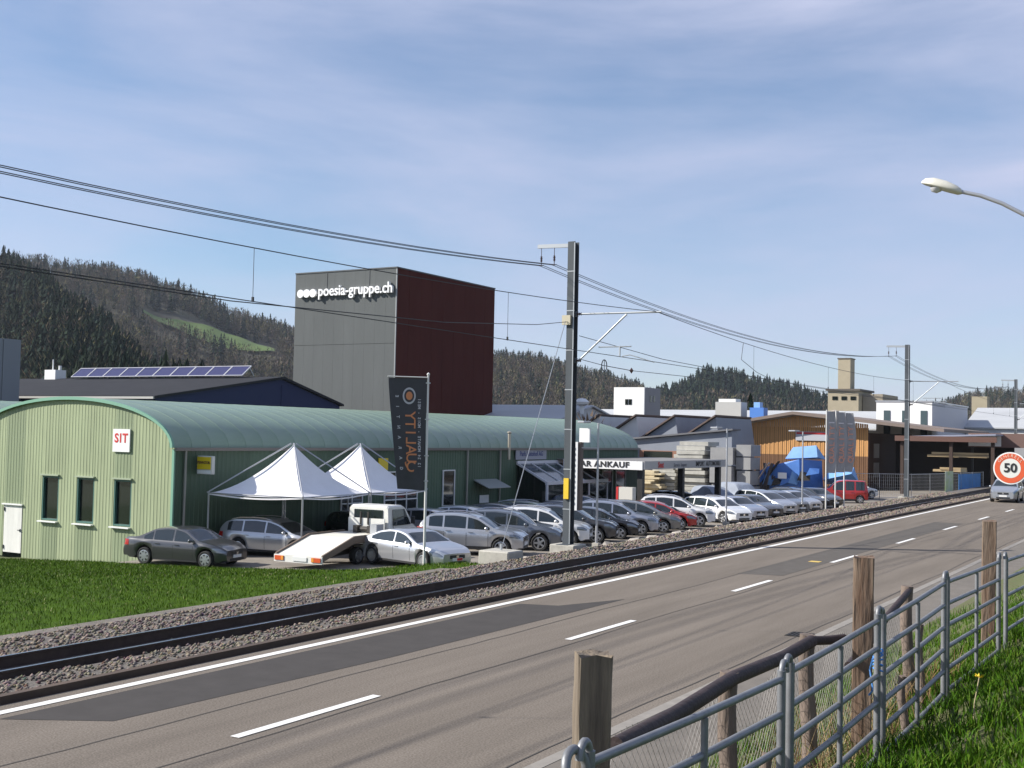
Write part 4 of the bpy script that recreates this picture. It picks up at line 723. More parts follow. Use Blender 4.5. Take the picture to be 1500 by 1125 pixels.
vt = thing('roof_vent', 'white mushroom vent on the pale grey roof', 'vent', (-58, 112, 6.2)); MB().lathe([(.25, 0), (.25, .8), (.7, 1.0), (.8, 1.25), (.4, 1.6), (0, 1.65)], 12, c=(-58, 112, 6.2)).build('hood', whitem, vt, smooth=40)
wc_ = bld('white_cube_building', 'white cube building with grey side above the roofs', -64, 138); wbox(wc_, 'front_wall', -66.2, -62.0, 136.6, 136.8, -1, 10.1, whitem); wbox(wc_, 'side_wall', -62.2, -62.0, 136.82, 141.6, -1, 10.1, M('cube_grey', (.16, .165, .185), .6)); wbox(wc_, 'body', -66.1, -62.21, 136.82, 141.5, -1, 10, grw)
for x in (-64.4, -63.9): wbox(wc_, 'window', x-.2, x+.2, 136.55, 136.62, 7.9, 8.6, dglass)
for y in (138.6, 139.6): wbox(wc_, 'window', -62.02, -61.96, y-.25, y+.25, 8.3, 9.1, dglass)
ss = bld('sawtooth_shed', 'sawtooth roofed workshop with brown tiles and white ends', -54, 112)
for k in range(4): x = -58.3 + 4.4*k; MB().prism([(x, -1.3), (x+4.3, -1.3), (x+4.3, 3.4), (x+3.9, 5.9), (x, 3.4)], lambda a, b_: (a, 109-k*.6, b_), lambda a, b_: (a, 117, b_)).build('bay', offw if k < 2 else grw, ss); MB().prism([(x-.1, 3.42), (x+3.95, 6.0), (x+3.95, 6.15), (x-.1, 3.58)], lambda a, b_: (a, 108.6-k*.6, b_), lambda a, b_: (a, 117, b_)).build('roof', brownr, ss)
gs_ = bld('grey_blue_shed', 'low grey-blue shed with mono-pitch roof beside the concrete stack', -44, 106); MB().prism([(-48.5, -1.3), (-38.6, -1.3), (-38.6, 4.6), (-48.5, 3.6)], lambda a, b_: (a, 104.5, b_), lambda a, b_: (a, 106, b_)).build('wall', grw, gs_); MB().prism([(-48.9, 3.62), (-38.4, 4.68), (-38.4, 4.83), (-48.9, 3.78)], lambda a, b_: (a, 104.1, b_), lambda a, b_: (a, 106.3, b_)).build('roof', M('shed_roof', (.13, .13, .14), .6), gs_)
w = MB().box((-45.9, 104.47, 2.0), (3.8, .06, 1.3)).build('window', M('window_brown', (.28, .14, .09), .6), gs_); MB().box((-45.9, 104.43, 2.05), (2.9, .04, 1.05)).build('pane', dglass, w)
w = MB().box((-42.1, 104.1, 2.0), (1.6, .5, 1.9)).build('bay_window', whitem, gs_); MB().box((-42.1, 103.83, 2.0), (1.1, .05, 1.35)).build('pane', dglass, w)
lw_ = bld('low_annex', 'low flat annex with pale eaves beyond the green hall end', -51, 101); wbox(lw_, 'wall', -55, -48.6, 101, 106, -1.3, 3.0, M('annex_wall', (.2, .2, .18), .7)); wbox(lw_, 'roof', -55.3, -48.4, 100.6, 106.4, 3.0, 3.25, M('annex_roof', (.35, .30, .22), .7)); wbox(lw_, 'sill_band', -54, -48.58, 100.85, 100.98, .9, 1.25, whitem)
ac = thing('rooftop_cooler', 'grey cooling unit with blue housing on the timber hall roof', 'cooling unit', (-47, 128, 5.6))
wbox(ac, 'casing', -48.9, -45.9, 127, 129, 5.6, 8.0, M('cooler_grey', (.45, .45, .43), .5)); wbox(ac, 'blue_housing', -45.0, -43.4, 127.3, 128.7, 5.7, 7.4, M('cooler_blue', (.07, .2, .55), .5)); wbox(ac, 'blue_cap', -44.6, -43.9, 127.5, 128.5, 7.4, 8.0, M('cooler_blue_pale', (.22, .42, .75), .5)); wbox(ac, 'top_cover', -48.6, -46.6, 127.2, 128.8, 8.0, 8.35, whitem)
for k in range(6): wbox(ac, 'louvre', -48.7+.45*k, -48.4+.45*k, 126.95, 127.0, 5.8, 6.2, dsteel)
# timber hall
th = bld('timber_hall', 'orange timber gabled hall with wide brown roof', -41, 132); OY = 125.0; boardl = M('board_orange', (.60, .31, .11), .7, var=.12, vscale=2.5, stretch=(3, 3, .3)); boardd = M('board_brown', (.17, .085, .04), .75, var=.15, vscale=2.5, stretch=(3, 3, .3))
rf = lambda x: ip(x, [-49, -38.9, -24.3], [4.9, 6.6, 5.0])
nb = 62
for i in range(nb):
    x0 = -45.5 + i*14.1/nb; x1 = x0 + 14.1/nb
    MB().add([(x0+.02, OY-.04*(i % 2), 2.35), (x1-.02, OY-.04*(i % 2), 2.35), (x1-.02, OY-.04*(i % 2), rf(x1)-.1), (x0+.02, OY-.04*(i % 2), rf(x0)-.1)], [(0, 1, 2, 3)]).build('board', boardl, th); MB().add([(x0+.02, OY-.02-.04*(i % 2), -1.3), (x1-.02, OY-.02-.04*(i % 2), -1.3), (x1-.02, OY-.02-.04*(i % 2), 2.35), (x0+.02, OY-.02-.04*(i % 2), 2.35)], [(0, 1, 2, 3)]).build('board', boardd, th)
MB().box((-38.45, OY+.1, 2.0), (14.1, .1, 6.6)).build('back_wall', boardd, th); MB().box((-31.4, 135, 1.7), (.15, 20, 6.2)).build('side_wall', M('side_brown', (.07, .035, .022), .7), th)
for z0 in (.2, 2.2): MB().box((-31.3, 128, z0+.75), (.06, 2.2, 1.5)).build('side_window', M('side_pane', (.2, .17, .15), .4), th)
rfm = M('timber_roof', (.20, .155, .13), .7, var=.12, vscale=.6)
for a, b_ in ((-49.0, -38.9), (-38.9, -23.6)): MB().prism([(a, rf(a)), (b_, rf(b_)), (b_, rf(b_)+.32), (a, rf(a)+.32)], lambda p, q: (p, OY-1.7, q), lambda p, q: (p, 150, q)).build('roof', rfm, th)
s_ = MB().box((-36.3, OY-.12, 4.35), (5.4, .08, .95)).build('sign_board', M('board_grey2', (.45, .46, .5), .5), th); MB().box((-36.6, OY-.18, 4.66), (4.6, .03, .2)).build('red_line', red, s_)
op = bld('open_timber_shed', 'open dark shed with lean-to roof and stacked planks', -24, 126); MB().prism([(-27, 4.35), (-18.0, 4.7), (-18.0, 4.85), (-27, 4.5)], lambda a, b_: (a, 118, b_), lambda a, b_: (a, 131, b_)).build('roof', M('lean_roof', (.26, .28, .36), .5, var=.1, vscale=1), op); MB().box((-22.5, 117.95, 4.3), (9.2, .12, .5)).build('fascia', M('fascia_brown', (.12, .06, .045), .7), op)
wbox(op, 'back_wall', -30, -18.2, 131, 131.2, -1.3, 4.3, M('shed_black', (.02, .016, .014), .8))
for x in (-26.5, -22, -18.3): MB().box((x, 118.4, 1.4), (.3, .3, 5.6)).build('post', M('shed_post', (.05, .03, .022), .8), op)
for k, (x, z, L_) in enumerate([(-21.6, 2.7, 5.4), (-21.4, 2.95, 5.0), (-22.3, 1.3, 3.0), (-22.0, 1.5, 2.4)]): tag(MB().box((x, 119.5, z), (L_, 1.0, .2), rz=.05*k).build('plank_pile', M('plank_pale', (.45, .33, .18) if k < 2 else (.42, .27, .2), .8)), ['wide pale plank pile on the upper rack of the open shed', 'thin pale plank pile on top of the upper rack', 'short pinkish plank pile on the lower rack', 'shortest pinkish planks on the lower rack'][k], 'planks')
si = bld('sign_shed', 'brown flat roof shed with white company board', -19, 126); wbox(si, 'roof_box', -21.2, -15.6, 122.6, 130, 3.6, 4.95, M('roofbox_brown', (.15, .09, .075), .7)); wbox(si, 'board', -21.15, -18.2, 122.5, 122.58, 3.7, 4.8, signw); wbox(si, 'board_mark', -20.0, -18.9, 122.45, 122.49, 4.3, 4.5, M('mark_blue', (.1, .15, .35), .5))
for x in (-21.0, -16): wbox(si, 'post', x, x+.2, 123, 123.2, -1, 3.6, dk)
# silo building and white office
si2 = bld('concrete_silo_house', 'tan concrete silo house with tall square stack', -50, 187); tanc = M('tan_concrete', (.36, .31, .22), .85, var=.12, vscale=.4); tans = M('tan_concrete_side', (.30, .26, .2), .85, var=.1, vscale=.4)
wbox(si2, 'house', -52.4, -47.7, 183.8, 192, -1.3, 11.6, tanc); wbox(si2, 'roof_edge', -52.7, -47.4, 183.5, 192.3, 11.6, 11.9, M('edge_brown', (.1, .085, .07), .7)); wbox(si2, 'stack', -51.2, -49.3, 185, 187.5, 11.9, 16.6, tanc); wbox(si2, 'stack_cap', -51.3, -49.2, 184.9, 187.6, 16.6, 16.75, M('edge_brown', (.1, .085, .07), .7)); wbox(si2, 'side_annex', -47.6, -44.6, 186, 196, -1.3, 11.2, tans)
for k in range(3): wbox(si2, 'window', -51.7+1.4*k, -50.9+1.4*k, 183.72, 183.79, 10.2, 10.75, dglass)
lg = bld('long_pale_hall', 'long pale grey hall roof in front of the silo house', -45, 158); gable(lg, -85, -30, 152, 168, -1.3, 5.4, 7.7, offw, palem)
for x in (-43, -36.5, -33.4): t = thing('roof_vent', f'small roof vent pipe with cap on the long pale roof, {["beside the silo house", "over the flag tops", "next to the white office"][[-43, -36.5, -33.4].index(x)]}', 'vent', (x, 154, 6)); MB().lathe([(.3, 0), (.3, 1.3), (.55, 1.4), (.55, 1.75), (0, 1.9)], 10, c=(x, 154, 6)).build('pipe', M('vent_tan', (.4, .35, .3), .6), t, smooth=40)
wo_ = bld('white_office', 'white flat roofed office with three tall windows', -33, 156); wbox(wo_, 'front_wall', -36.0, -29.5, 147.0, 147.2, -1, 8.75, M('office_white', (.78, .78, .77), .6)); wbox(wo_, 'side_wall', -29.7, -29.5, 147.22, 170, -1, 8.7, M('office_side', (.5, .5, .54), .6)); wbox(wo_, 'roof', -36.1, -29.4, 146.9, 170.2, 8.75, 8.9, alu)
for k in range(3): x = -35.1+2.15*k; wbox(wo_, 'window', x, x+.75, 146.93, 146.99, 4.6, 7.7, M('office_pane', (.06, .09, .1), .2))
fh = bld('far_halls', 'far pale hall with ribbed roof beside the white office', -22, 175); gable(fh, -29.3, -6, 168, 190, -1, 6.0, 8.8, offw, palem); fh['category'] = 'building'
ch = bld('concrete_block_house', 'tan concrete block with square stack beyond the far hall', -34, 222); wbox(ch, 'body', -36, -20, 222, 236, -1, 10.2, tanc); wbox(ch, 'stack', -37, -34.5, 217, 219.5, -1, 12, tanc)
wh = bld('white_house', 'small white house with grey roof beside the road end', -21, 141); wbox(wh, 'wall', -24, -13, 140, 150, -1, 2.6, offw); MB().prism([(-25, 2.6), (-12, 2.6), (-14, 4.3), (-23, 4.3)], lambda a, b_: (a, 139.3, b_), lambda a, b_: (a, 150.7, b_)).build('roof', M('house_roof', (.32, .32, .33), .7), wh)
for x in (-22, -20.6): wbox(wh, 'window', x, x+1.1, 139.93, 139.99, .9, 2.0, dglass)
# yard stock
sc_ = M('slab_concrete', (.40, .39, .35), .9, var=.2, vscale=1.5); wood = M('stacked_timber', (.55, .46, .30), .8, var=.2, vscale=2)
def stack(label, x, y, n, w, d, h, mat, nm, jit=.25, z0=-1.3, cat='stack'):
    t = thing(nm, label, cat, (x, y, z0)); z = z0
    for k in range(n):
        hh = h*random.uniform(.8, 1.2); MB().box((x+random.uniform(-jit, jit), y+random.uniform(-jit, jit), z+hh/2), (w*random.uniform(.86, 1.05), d*random.uniform(.9, 1.05), hh*.9), rz=random.uniform(-.04, .04)).build('slab' if mat is sc_ else 'board', mat, t); z += hh
    return t
stack('tall uneven stack of pale concrete slabs', -39.0, 97, 14, 2.6, 2.6, .34, sc_, 'slab_stack'); stack('stack of pale concrete slabs beside the canopy end', -42.0, 97.5, 9, 2.4, 2.4, .3, sc_, 'slab_stack'); stack('tall smooth grey concrete element stack', -36.2, 96.8, 3, 1.9, 2.6, 1.6, M('element_grey', (.27, .27, .27), .85, var=.12, vscale=1), 'element_stack', .06)
stack('grey concrete element stack nearest the timber hall', -34.4, 97.2, 4, 1.3, 2.4, 1.15, M('element_grey', (.27, .27, .27), .85, var=.12, vscale=1), 'element_stack', .05)
stack('long yellow timber stack under the canopy sign', -45.0, 96, 12, 6.5, 2.0, .2, wood, 'timber_stack', .3); stack('small pile of pale boards beside the blue sheets', -29.4, 92.5, 6, 1.9, 1.4, .2, M('board_pale', (.55, .47, .38), .8, var=.2, vscale=2), 'board_pile', .2, -1.1)
dm = thing('scrap_heap', 'dark heap of scrap beside the concrete stack', 'scrap heap', (-33.8, 98.6, -1.3))
for k in range(14): MB().bar((-34.2+random.uniform(-1.2, 1.4), 99+random.uniform(-1, 1), -1.2+random.uniform(0, 1.2)), (-33.4+random.uniform(-1.2, 1.2), 99+random.uniform(-1, 1), .4+random.uniform(0, 1.6)), .35, .08).build('sheet', M('scrap_dark', (.09, .075, .07), .8) if k % 4 else M('scrap_pale', (.5, .42, .38), .8), dm)
bm_ = thing('blue_machine', 'large blue angular sheet metal machine body in the yard', 'machine', (-30, 101, -1.2)); blu = M('machine_blue', (.07, .19, .52), .5, var=.12, vscale=1.2); bl2 = M('machine_blue_pale', (.16, .33, .62), .5, var=.1, vscale=1.5)
def hull(pts, nm, mat, par):
    bm = bmesh.new(); [bm.verts.new(p) for p in pts]; bmesh.ops.convex_hull(bm, input=bm.verts); me = bpy.data.meshes.new(nm); o = par.location
    for v in bm.verts: v.co -= o
    bm.to_mesh(me); bm.free(); me.materials.append(mat); return link(bpy.data.objects.new(nm, me), par)
hull([(-33.0, 99, -1.2), (-28.5, 99, -1.2), (-32.8, 99, .8), (-31.2, 99.2, 1.7), (-28.6, 99, 2.3), (-33, 101.5, -1.2), (-27.2, 101.5, -1.2), (-32.5, 101.5, 1.2), (-27.4, 101.5, 2.2)], 'main_body', blu, bm_)
hull([(-30.2, 100.2, 2.3), (-27.4, 100.2, 2.5), (-29.6, 100.5, 3.3), (-27.6, 100.5, 3.5), (-30.4, 102, 2.2), (-27.2, 102, 2.3), (-28.8, 102, 3.4)], 'upper_hopper', bl2, bm_)
hull([(-27.0, 100.5, .6), (-24.6, 100.5, 1.2), (-24.2, 101.5, .4), (-26.6, 102, 2.1), (-24.8, 102, 1.7), (-27.1, 102, .2)], 'side_chute', bl2, bm_); hull([(-28.4, 98.7, -.9), (-25.2, 98.9, -.8), (-28.4, 98.7, -.2), (-25.4, 98.9, .0), (-28.2, 101, -.9), (-25, 101, .3)], 'dark_frame', dsteel, bm_)
for q_ in range(7):
    xq = -32.4 + .75*q_; zq = random.uniform(-.6, 1.0); hull([(xq, 98.6, zq), (xq+random.uniform(.5, 1.2), 98.7, zq+random.uniform(-.2, .5)), (xq+.3, 98.65, zq+random.uniform(.5, 1.0)), (xq+.2, 99.4, zq+.2), (xq+.9, 99.4, zq+.6)], 'bent_plate', (blu, bl2, dsteel)[q_ % 3], bm_)
MB().box((-29.9, 98.55, .9), (.75, .04, .5)).build('label_plate', signw, bm_); MB().prism([(-31.9, .2), (-31.6, .2), (-30.2, 2.1), (-30.4, 2.1)], lambda a, b_: (a, 98.85, b_), lambda a, b_: (a, 98.95, b_)).build('dark_gap', dsteel, bm_)
for o in S.objects:
    if o.parent is bm_: o.location.x -= 2.0
# wire fence panels and banners
fp_ = [(-27.2, 101.5), (-25.0, 103.4), (-22.8, 105.3), (-21.9, 108.5), (-21.2, 112.0), (-20.6, 115.5), (-20.2, 119), (-19.8, 122.5)]
for k, (a, b_) in enumerate(zip(fp_[:-1], fp_[1:])):
    t = thing('wire_fence', f'galvanised wire fence panel {["behind the red van", "between red van and far mast", "beside the far mast", "just beyond the far mast", "carrying the green banner", "carrying the blue banner", "at the road end"][k]}', 'fence', (*a, -1.0), group=None)
    for p in (a, b_): MB().tube([(*p, -1.1), (*p, 1.25)], .035, 6).build('post', alu, t)
    for z in (1.2, -.8): MB().tube([(*a, z), (*b_, z)], .02, 5).build('rail', alu, t)
    wq = MB()
    for j in range(1, 16): q = j/16; wq.tube([(lerp(a[0], b_[0], q), lerp(a[1], b_[1], q), -.8), (lerp(a[0], b_[0], q), lerp(a[1], b_[1], q), 1.2)], .006, 3, False)
    for j in range(1, 7): wq.tube([(*a, -.8+2*j/7), (*b_, -.8+2*j/7)], .006, 3, False)
    stuff(wq.build('mesh_wires', alu, t))
def banner(a, b_, z0, z1, mat, label):
    a, b_ = Vector((*a, 0)), Vector((*b_, 0)); d = (b_-a).normalized(); n_ = Vector((d.y, -d.x, 0))*.06; o = MB().prism([(0, z0), (1, z0), (1, z1), (0, z1)], lambda u, z: tuple(a.lerp(b_, u) + n_ + Vector((0, 0, z))), lambda u, z: tuple(a.lerp(b_, u) + n_*1.3 + Vector((0, 0, z)))).build('fence_banner', mat); return tag(o, label, 'banner')
banner((-20.75, 114.9), (-19.95, 121.5), -.75, 1.1, M('banner_blue', (.07, .26, .60), .6, var=.15, vscale=1.2), 'bright blue banner tied to the wire fence'); banner((-21.3, 111.6), (-20.95, 113.4), -.9, 1.4, M('banner_green', (.42, .55, .2), .6, var=.3, vscale=1.5, col2=(.6, .62, .6)), 'green and white poster on the wire fence')
# ---------------------------------------------------------------- hills and woods
def az(px): a = math.radians(-30.743) + math.atan((px-750)/1750); return math.sin(a), math.cos(a)
def hill(name, pxs, rc, crest, width, mat, label, z0=-2, back=500):
    n = 70; rows = []; P = np.linspace(pxs[0], pxs[-1], n); info = []
    for p in P:
        s, c = az(p); R_ = ip(p, pxs, rc); h = ip(p, pxs, crest) + 1.5*math.sin(p*.05) + .8*math.sin(p*.13); row = []
        for t in np.concatenate([np.linspace(-1, 0, 14), np.linspace(.15, 1, 5)]):
            r = R_ + t*(width if t < 0 else back); k = (1 - t*t)**1.4 if t > 0 else (lambda u: u*u*(3-2*u))(1+t); row.append((s*r, c*r, z0 + (h-z0)*max(0, k) + .02*h*math.sin(r*.05+p*.03)*(t < -.05) - (0 if k > .001 else 1)))
        rows.append(row)
    o = struct(MB().grid(rows).build(name, mat, smooth=80), label)
    def zfun(p, t): s, c = az(p); R_ = ip(p, pxs, rc); h = ip(p, pxs, crest) + 1.5*math.sin(p*.05) + .8*math.sin(p*.13); r = R_ + t*(width if t < 0 else back); u = 1+t; k = u*u*(3-2*u) if t <= 0 else (1-t*t)**1.4; return (s*r, c*r, z0 + (h-z0)*k + .02*h*math.sin(r*.05+p*.03)*(t < -.05))
    return zfun
woodfloor = M('wood_floor', (.075, .06, .042), .95, var=.4, vscale=.03, col2=(.06, .065, .035)); meadow = M('meadow', (.085, .14, .025), .95, var=.25, vscale=.02)
hA = hill('near_hill', [-500, -150, 0, 100, 200, 240, 300], [850, 830, 800, 640, 600, 585, 570], [100, 98, 91, 51, 23, 10, -2], 380, woodfloor, 'steep wooded hillside behind the grey shed')
hB = hill('far_hill', [-500, -100, 60, 200, 300, 410, 480, 560], [1320, 1310, 1300, 1300, 1300, 1300, 1310, 1330], [158, 155, 150, 146, 120, 97, 84, 76], 640, woodfloor, 'wooded hill with a green meadow')
hC = hill('far_hill', [440, 560, 700, 800, 860, 920, 1000, 1060], [1330, 1310, 1300, 1300, 1300, 1300, 1310, 1330], [72, 82, 78, 70, 60, 46, 28, 16], 620, woodfloor, 'long wooded ridge behind the tower block')
hD = hill('far_hill', [930, 1000, 1040, 1100, 1200, 1300, 1400], [1330, 1310, 1300, 1300, 1300, 1350, 1400], [26, 42, 58, 49, 30, 12, 4], 460, woodfloor, 'dark conifer ridge beyond the timber hall')
hE = hill('far_hill', [1250, 1340, 1400, 1450, 1520, 1700, 2000], [1700, 1650, 1600, 1600, 1600, 1600, 1650], [18, 34, 42, 56, 56, 60, 66], 600, woodfloor, 'low wooded ridge at the end of the road')
mead = MB(); mg = []
for i in range(25):
    p = lerp(205, 402, i/24); hw_ = .042*math.sin(math.pi*min(1, (i+1.2)/26.4))**.5; mg.append([tuple(Vector(hB(p, -.37 + hw_*q)) + Vector((0, 0, 2.5))) for q in (-1, -.5, 0, .5, 1)])
struct(mead.grid(mg).build('meadow', meadow, smooth=80), 'bright green meadow strip on the wooded hill')
# trees of the woods: one mesh per wood, each tree a trunk with limbs or fir tiers
def tree_tpl(kind):
    V = []; F = []; w = []; 
    def tri(a, b_, c, k): n_ = len(V); V.extend([a, b_, c]); F.append((n_, n_+1, n_+2)); w.extend([k]*3)
    if kind == 'fir':
        for t in range(11):
            z = .10 + .82*t/10.0; R_ = .19*(1-z)**.85 + .012
            for k in range(6):
                a = random.uniform(0, 6.28); d = random.uniform(.32, .6); r = R_*random.uniform(.75, 1.2)
                tri((0, 0, z + .09), (r*math.cos(a-d), r*math.sin(a-d), z-.04*random.random()), (r*math.cos(a+d), r*math.sin(a+d), z-.04*random.random()), random.uniform(.7, 1.2))
    else:
        tri((-.014, 0, 0), (.014, 0, 0), (0, 0, .62), .8); tri((0, -.014, 0), (0, .014, 0), (0, 0, .62), .8)
        for k in range(9):
            a = random.uniform(0, 6.28); z0 = random.uniform(.18, .5); r = random.uniform(.1, .24); z1 = z0 + random.uniform(.16, .4); tri((0, 0, z0), (0, 0, z0+.022), (r*math.cos(a), r*math.sin(a), z1), .85)
        for k in range(46):
            a = random.uniform(0, 6.28); u = random.uniform(.1, 1)**.5; z = random.uniform(.3, .95); r = .25*u*math.sqrt(max(.06, 1-((z-.6)/.42)**2)); p = Vector((r*math.cos(a), r*math.sin(a), z)); q = p + Vector((math.cos(a)*.05, math.sin(a)*.05, .09))*random.uniform(.6, 1.5); sd = Vector((-math.sin(a), math.cos(a), .3))*random.uniform(.008, .022); tri(tuple(p-sd), tuple(p+sd), tuple(q), random.uniform(.75, 1.25))
    return np.array(V), np.array(F), np.array(w)
TPL = dict(fir=[tree_tpl('fir') for _ in range(4)], bare=[tree_tpl('bare') for _ in range(5)])
tm_ = Mattr('woodland', .9)
FIR = [(.018, .030, .018), (.023, .036, .02), (.014, .026, .018)]; BARE = [(.10, .078, .062), (.08, .066, .055), (.12, .088, .064), (.09, .085, .05), (.13, .118, .055)]
def wood_(name, pts, label, fr):
    Vs = []; Fs = []; Cs = []; k = 0
    for (x, y, z), h, kind in pts:
        V, F, w = TPL[kind][random.randrange(len(TPL[kind]))]; a = random.uniform(0, 6.28); c, s = math.cos(a), math.sin(a); wd = h*random.uniform(.85, 1.3)
        Q = np.stack([(V[:, 0]*c - V[:, 1]*s)*wd + x, (V[:, 0]*s + V[:, 1]*c)*wd + y, V[:, 2]*h + z - .4], 1); col = np.array(random.choice(FIR if kind == 'fir' else BARE))*random.uniform(.75, 1.25)
        Vs.append(Q); Fs.append(F+k); Cs.append(w[:, None]*col[None]); k += len(V)
    return stuff(npmesh(name, np.concatenate(Vs), np.concatenate(Fs), tm_, None, np.concatenate(Cs)), label, 'wood')
def scatter(hf, p0, p1, n, t0, t1, fir, hr, skip=None):
    out = []
    for _ in range(n):
        p = random.uniform(p0, p1); t = random.uniform(t0, t1)
        if skip and skip(p, t): continue
        f = fir(p, t) if callable(fir) else fir; kd = 'fir' if random.random() < f else 'bare'; out.append((hf(p, t), random.uniform(*hr)*(1.15 if kd == 'fir' else 1), kd))
    return out
wood_('hillside_wood', scatter(hA, -60, 300, 2600, -.95, .06, lambda p, t: .62 if p < 200 else .4, (12, 18)), 'dense dark wood on the steep hillside behind the grey shed', .7)
inm = lambda p, t: 203 < p < 404 and -.47 < t < -.30
wood_('hillside_wood', scatter(hB, -60, 520, 5200, -.9, .04, lambda p, t: .18 if t > -.3 else .14, (13, 20), inm), 'mixed bare and fir wood around the hill meadow', .3)
wood_('hillside_wood', scatter(hC, 480, 1050, 4200, -.9, .04, lambda p, t: .7 if t > -.14 else .13, (13, 19)), 'bare brown wood with firs on the ridge behind the tower', .4)
wood_('hillside_wood', scatter(hD, 960, 1330, 2600, -.9, .04, lambda p, t: .8 if t > -.5 else .3, (15, 25)), 'dark fir wood on the ridge beyond the timber hall', .8)
wood_('hillside_wood', scatter(hE, 1290, 1560, 1400, -.7, .04, .25, (13, 20)), 'hazy wood on the low ridge at the road end', .3)
def tree(x, y, h, kind, label, z=-1.3):
    t = thing('bare_tree' if kind == 'bare' else 'fir_tree', label, 'tree', (x, y, z)); V, F, w = tree_tpl(kind); V2, F2, w2 = tree_tpl(kind); V = np.concatenate([V, V2*np.array([.9, .9, .97])]); F = np.concatenate([F, F2+len(w)]); w = np.concatenate([w, w2]); col = np.array(BARE[2] if kind == 'bare' else FIR[1]); npmesh('crown', V*h, F, tm_, t, w[:, None]*col[None]); MB().tube([(x, y, z), (x, y, z+h*.5), (x+.05, y, z+h*.85)], [h*.016, h*.01, .02], 7).build('trunk', M('bark', (.09, .07, .055), .9), t); return t
tree(-50.8, 99.5, 7.5, 'bare', 'bare bushy tree beside the end of the green hall'); tree(-53.8, 100.5, 6.5, 'bare', 'smaller bare tree by the white shed wall'); tree(-60, 170, 12, 'fir', 'dark fir rising behind the rooftop cooler'); tree(-63, 172, 10.5, 'fir', 'shorter fir beside the one behind the rooftop cooler'); tree(-30, 240, 17, 'fir', 'round dark evergreen above the far concrete block')

hz = MB().box((0, 1000, 148), (6400, 4400, 304)).build('haze', M('unused', (1, 1, 1))); hz.data.materials.clear(); hm = bpy.data.materials.new('haze_air'); hm.use_nodes = True; hm.node_tree.nodes.remove(hm.node_tree.nodes['Principled BSDF'])
pv = hm.node_tree.nodes.new('ShaderNodeVolumePrincipled'); pv.inputs['Color'].default_value = (.78, .86, 1, 1); pv.inputs['Density'].default_value = .00007; pv.inputs['Anisotropy'].default_value = .2
hm.node_tree.links.new(pv.outputs[0], hm.node_tree.nodes['Material Output'].inputs['Volume']); hz.data.materials.append(hm); stuff(hz, 'faint blue haze over the valley', 'haze')
# ---------------------------------------------------------------- fence in front
woodp = M('weathered_post', (.22, .175, .125), .9, var=.45, vscale=16, stretch=(1, 1, .1), col2=(.085, .065, .05), bump=.8, bscale=26); woodb = M('brown_post', (.11, .06, .035), .9, var=.4, vscale=13, stretch=(1, 1, .12), col2=(.2, .15, .11), bump=.7, bscale=24); woodr = M('round_post', (.17, .13, .105), .9, var=.35, vscale=8, stretch=(1, 1, .2), bump=.6, bscale=30)
def square_post(x, y, w, zt, mat, label, rz):
    zb = bank_z(x, y)-.15; mb = MB(); rows = []
    for k in range(13):
        t = k/12; z = lerp(zb, zt, t); s = w/2*(1+.04*math.sin(5*t+x)); row = []
        for j, (a, b_) in enumerate([(-1, -.88), (-.88, -1), (0, -1.0), (.88, -1), (1, -.88), (1, 0), (1, .88), (.88, 1), (0, 1), (-.88, 1), (-1, .88), (-1, 0)]):
            n_ = 1 + random.uniform(-.035, .035); p = Vector((a*s*n_, b_*s*n_, 0)); row.append((x + p.x*math.cos(rz)-p.y*math.sin(rz) + .015*t, y + p.x*math.sin(rz)+p.y*math.cos(rz), z + (random.uniform(-.012, .01) if k == 12 else 0)))
        rows.append(row + [row[0]])
    mb.grid(rows); n_ = len(mb.v); mb.add(rows[-1][:-1] + [(x+.01, y, zt-.012)], [(i, (i+1) % 12, 12) for i in range(12)]); o = mb.build('square_post', mat, smooth=35); tag(o, label, 'post'); return o
square_post(-2.72, 5.40, .165, 2.86, woodp, 'thick weathered square post nearest the end hoop', .62); square_post(-2.49, 9.75, .155, 3.02, woodb, 'brown square post wrapped with blue rope', .25); square_post(-2.51, 15.9, .16, 2.99, woodb, 'brown square post at the far hurdle joint', .2)
def round_post(x, y, r, zt, label):
    zb = bank_z(x, y)-.1; o = MB().tube([(x+.02*math.sin(k), y, lerp(zb, zt, k/6)) for k in range(7)], [r*random.uniform(.93, 1.05) for _ in range(7)], 10).build('round_post', woodr, smooth=50); tag(o, label, 'post', 'short round fence posts'); return o
rp = [(-2.78, 7.55, 2.42, 'short round post under the dark rail, next to the weathered post'), (-2.8, 9.35, 2.42, 'short round post where the dark rail turns'), (-2.82, 12.9, 2.45, 'short round post between the two brown square posts'), (-2.45, 7.35, 1.98, 'low thin stake behind the first hurdle joint'), (-2.35, 10.6, 1.95, 'reddish thin stake leaning in the dry weeds'), (-2.5, 12.0, 2.2, 'pale peeled stake beside the third hurdle')]
for i, (x, y, z, lb) in enumerate(rp): round_post(x, y, .062 if i < 3 else .035, z, lb)
darkrail = M('dark_rail', (.035, .022, .022), .7, var=.3, vscale=5, bump=.3, bscale=20)
def rail_(pts, r, label): tag(MB().tube(pts, r, 12).build('top_rail', darkrail, smooth=50), label, 'rail')
rail_([(-2.68, 5.62, 2.36), (-2.72, 6.5, 2.35), (-2.76, 7.55, 2.38), (-2.76, 8.6, 2.36), (-2.76, 9.3, 2.38)], .048, 'straight dark round rail from the weathered post'); rail_([(-2.76, 9.33, 2.38), (-2.7, 9.55, 2.36), (-2.62, 9.72, 2.36)], .036, 'short dark rail stub tied to the brown post'); rail_([(-2.62, 9.85, 2.12), (-2.7, 10.8, 2.15), (-2.75, 11.7, 2.28), (-2.8, 12.85, 2.4)], .034, 'bent dark rail rising to the round post')
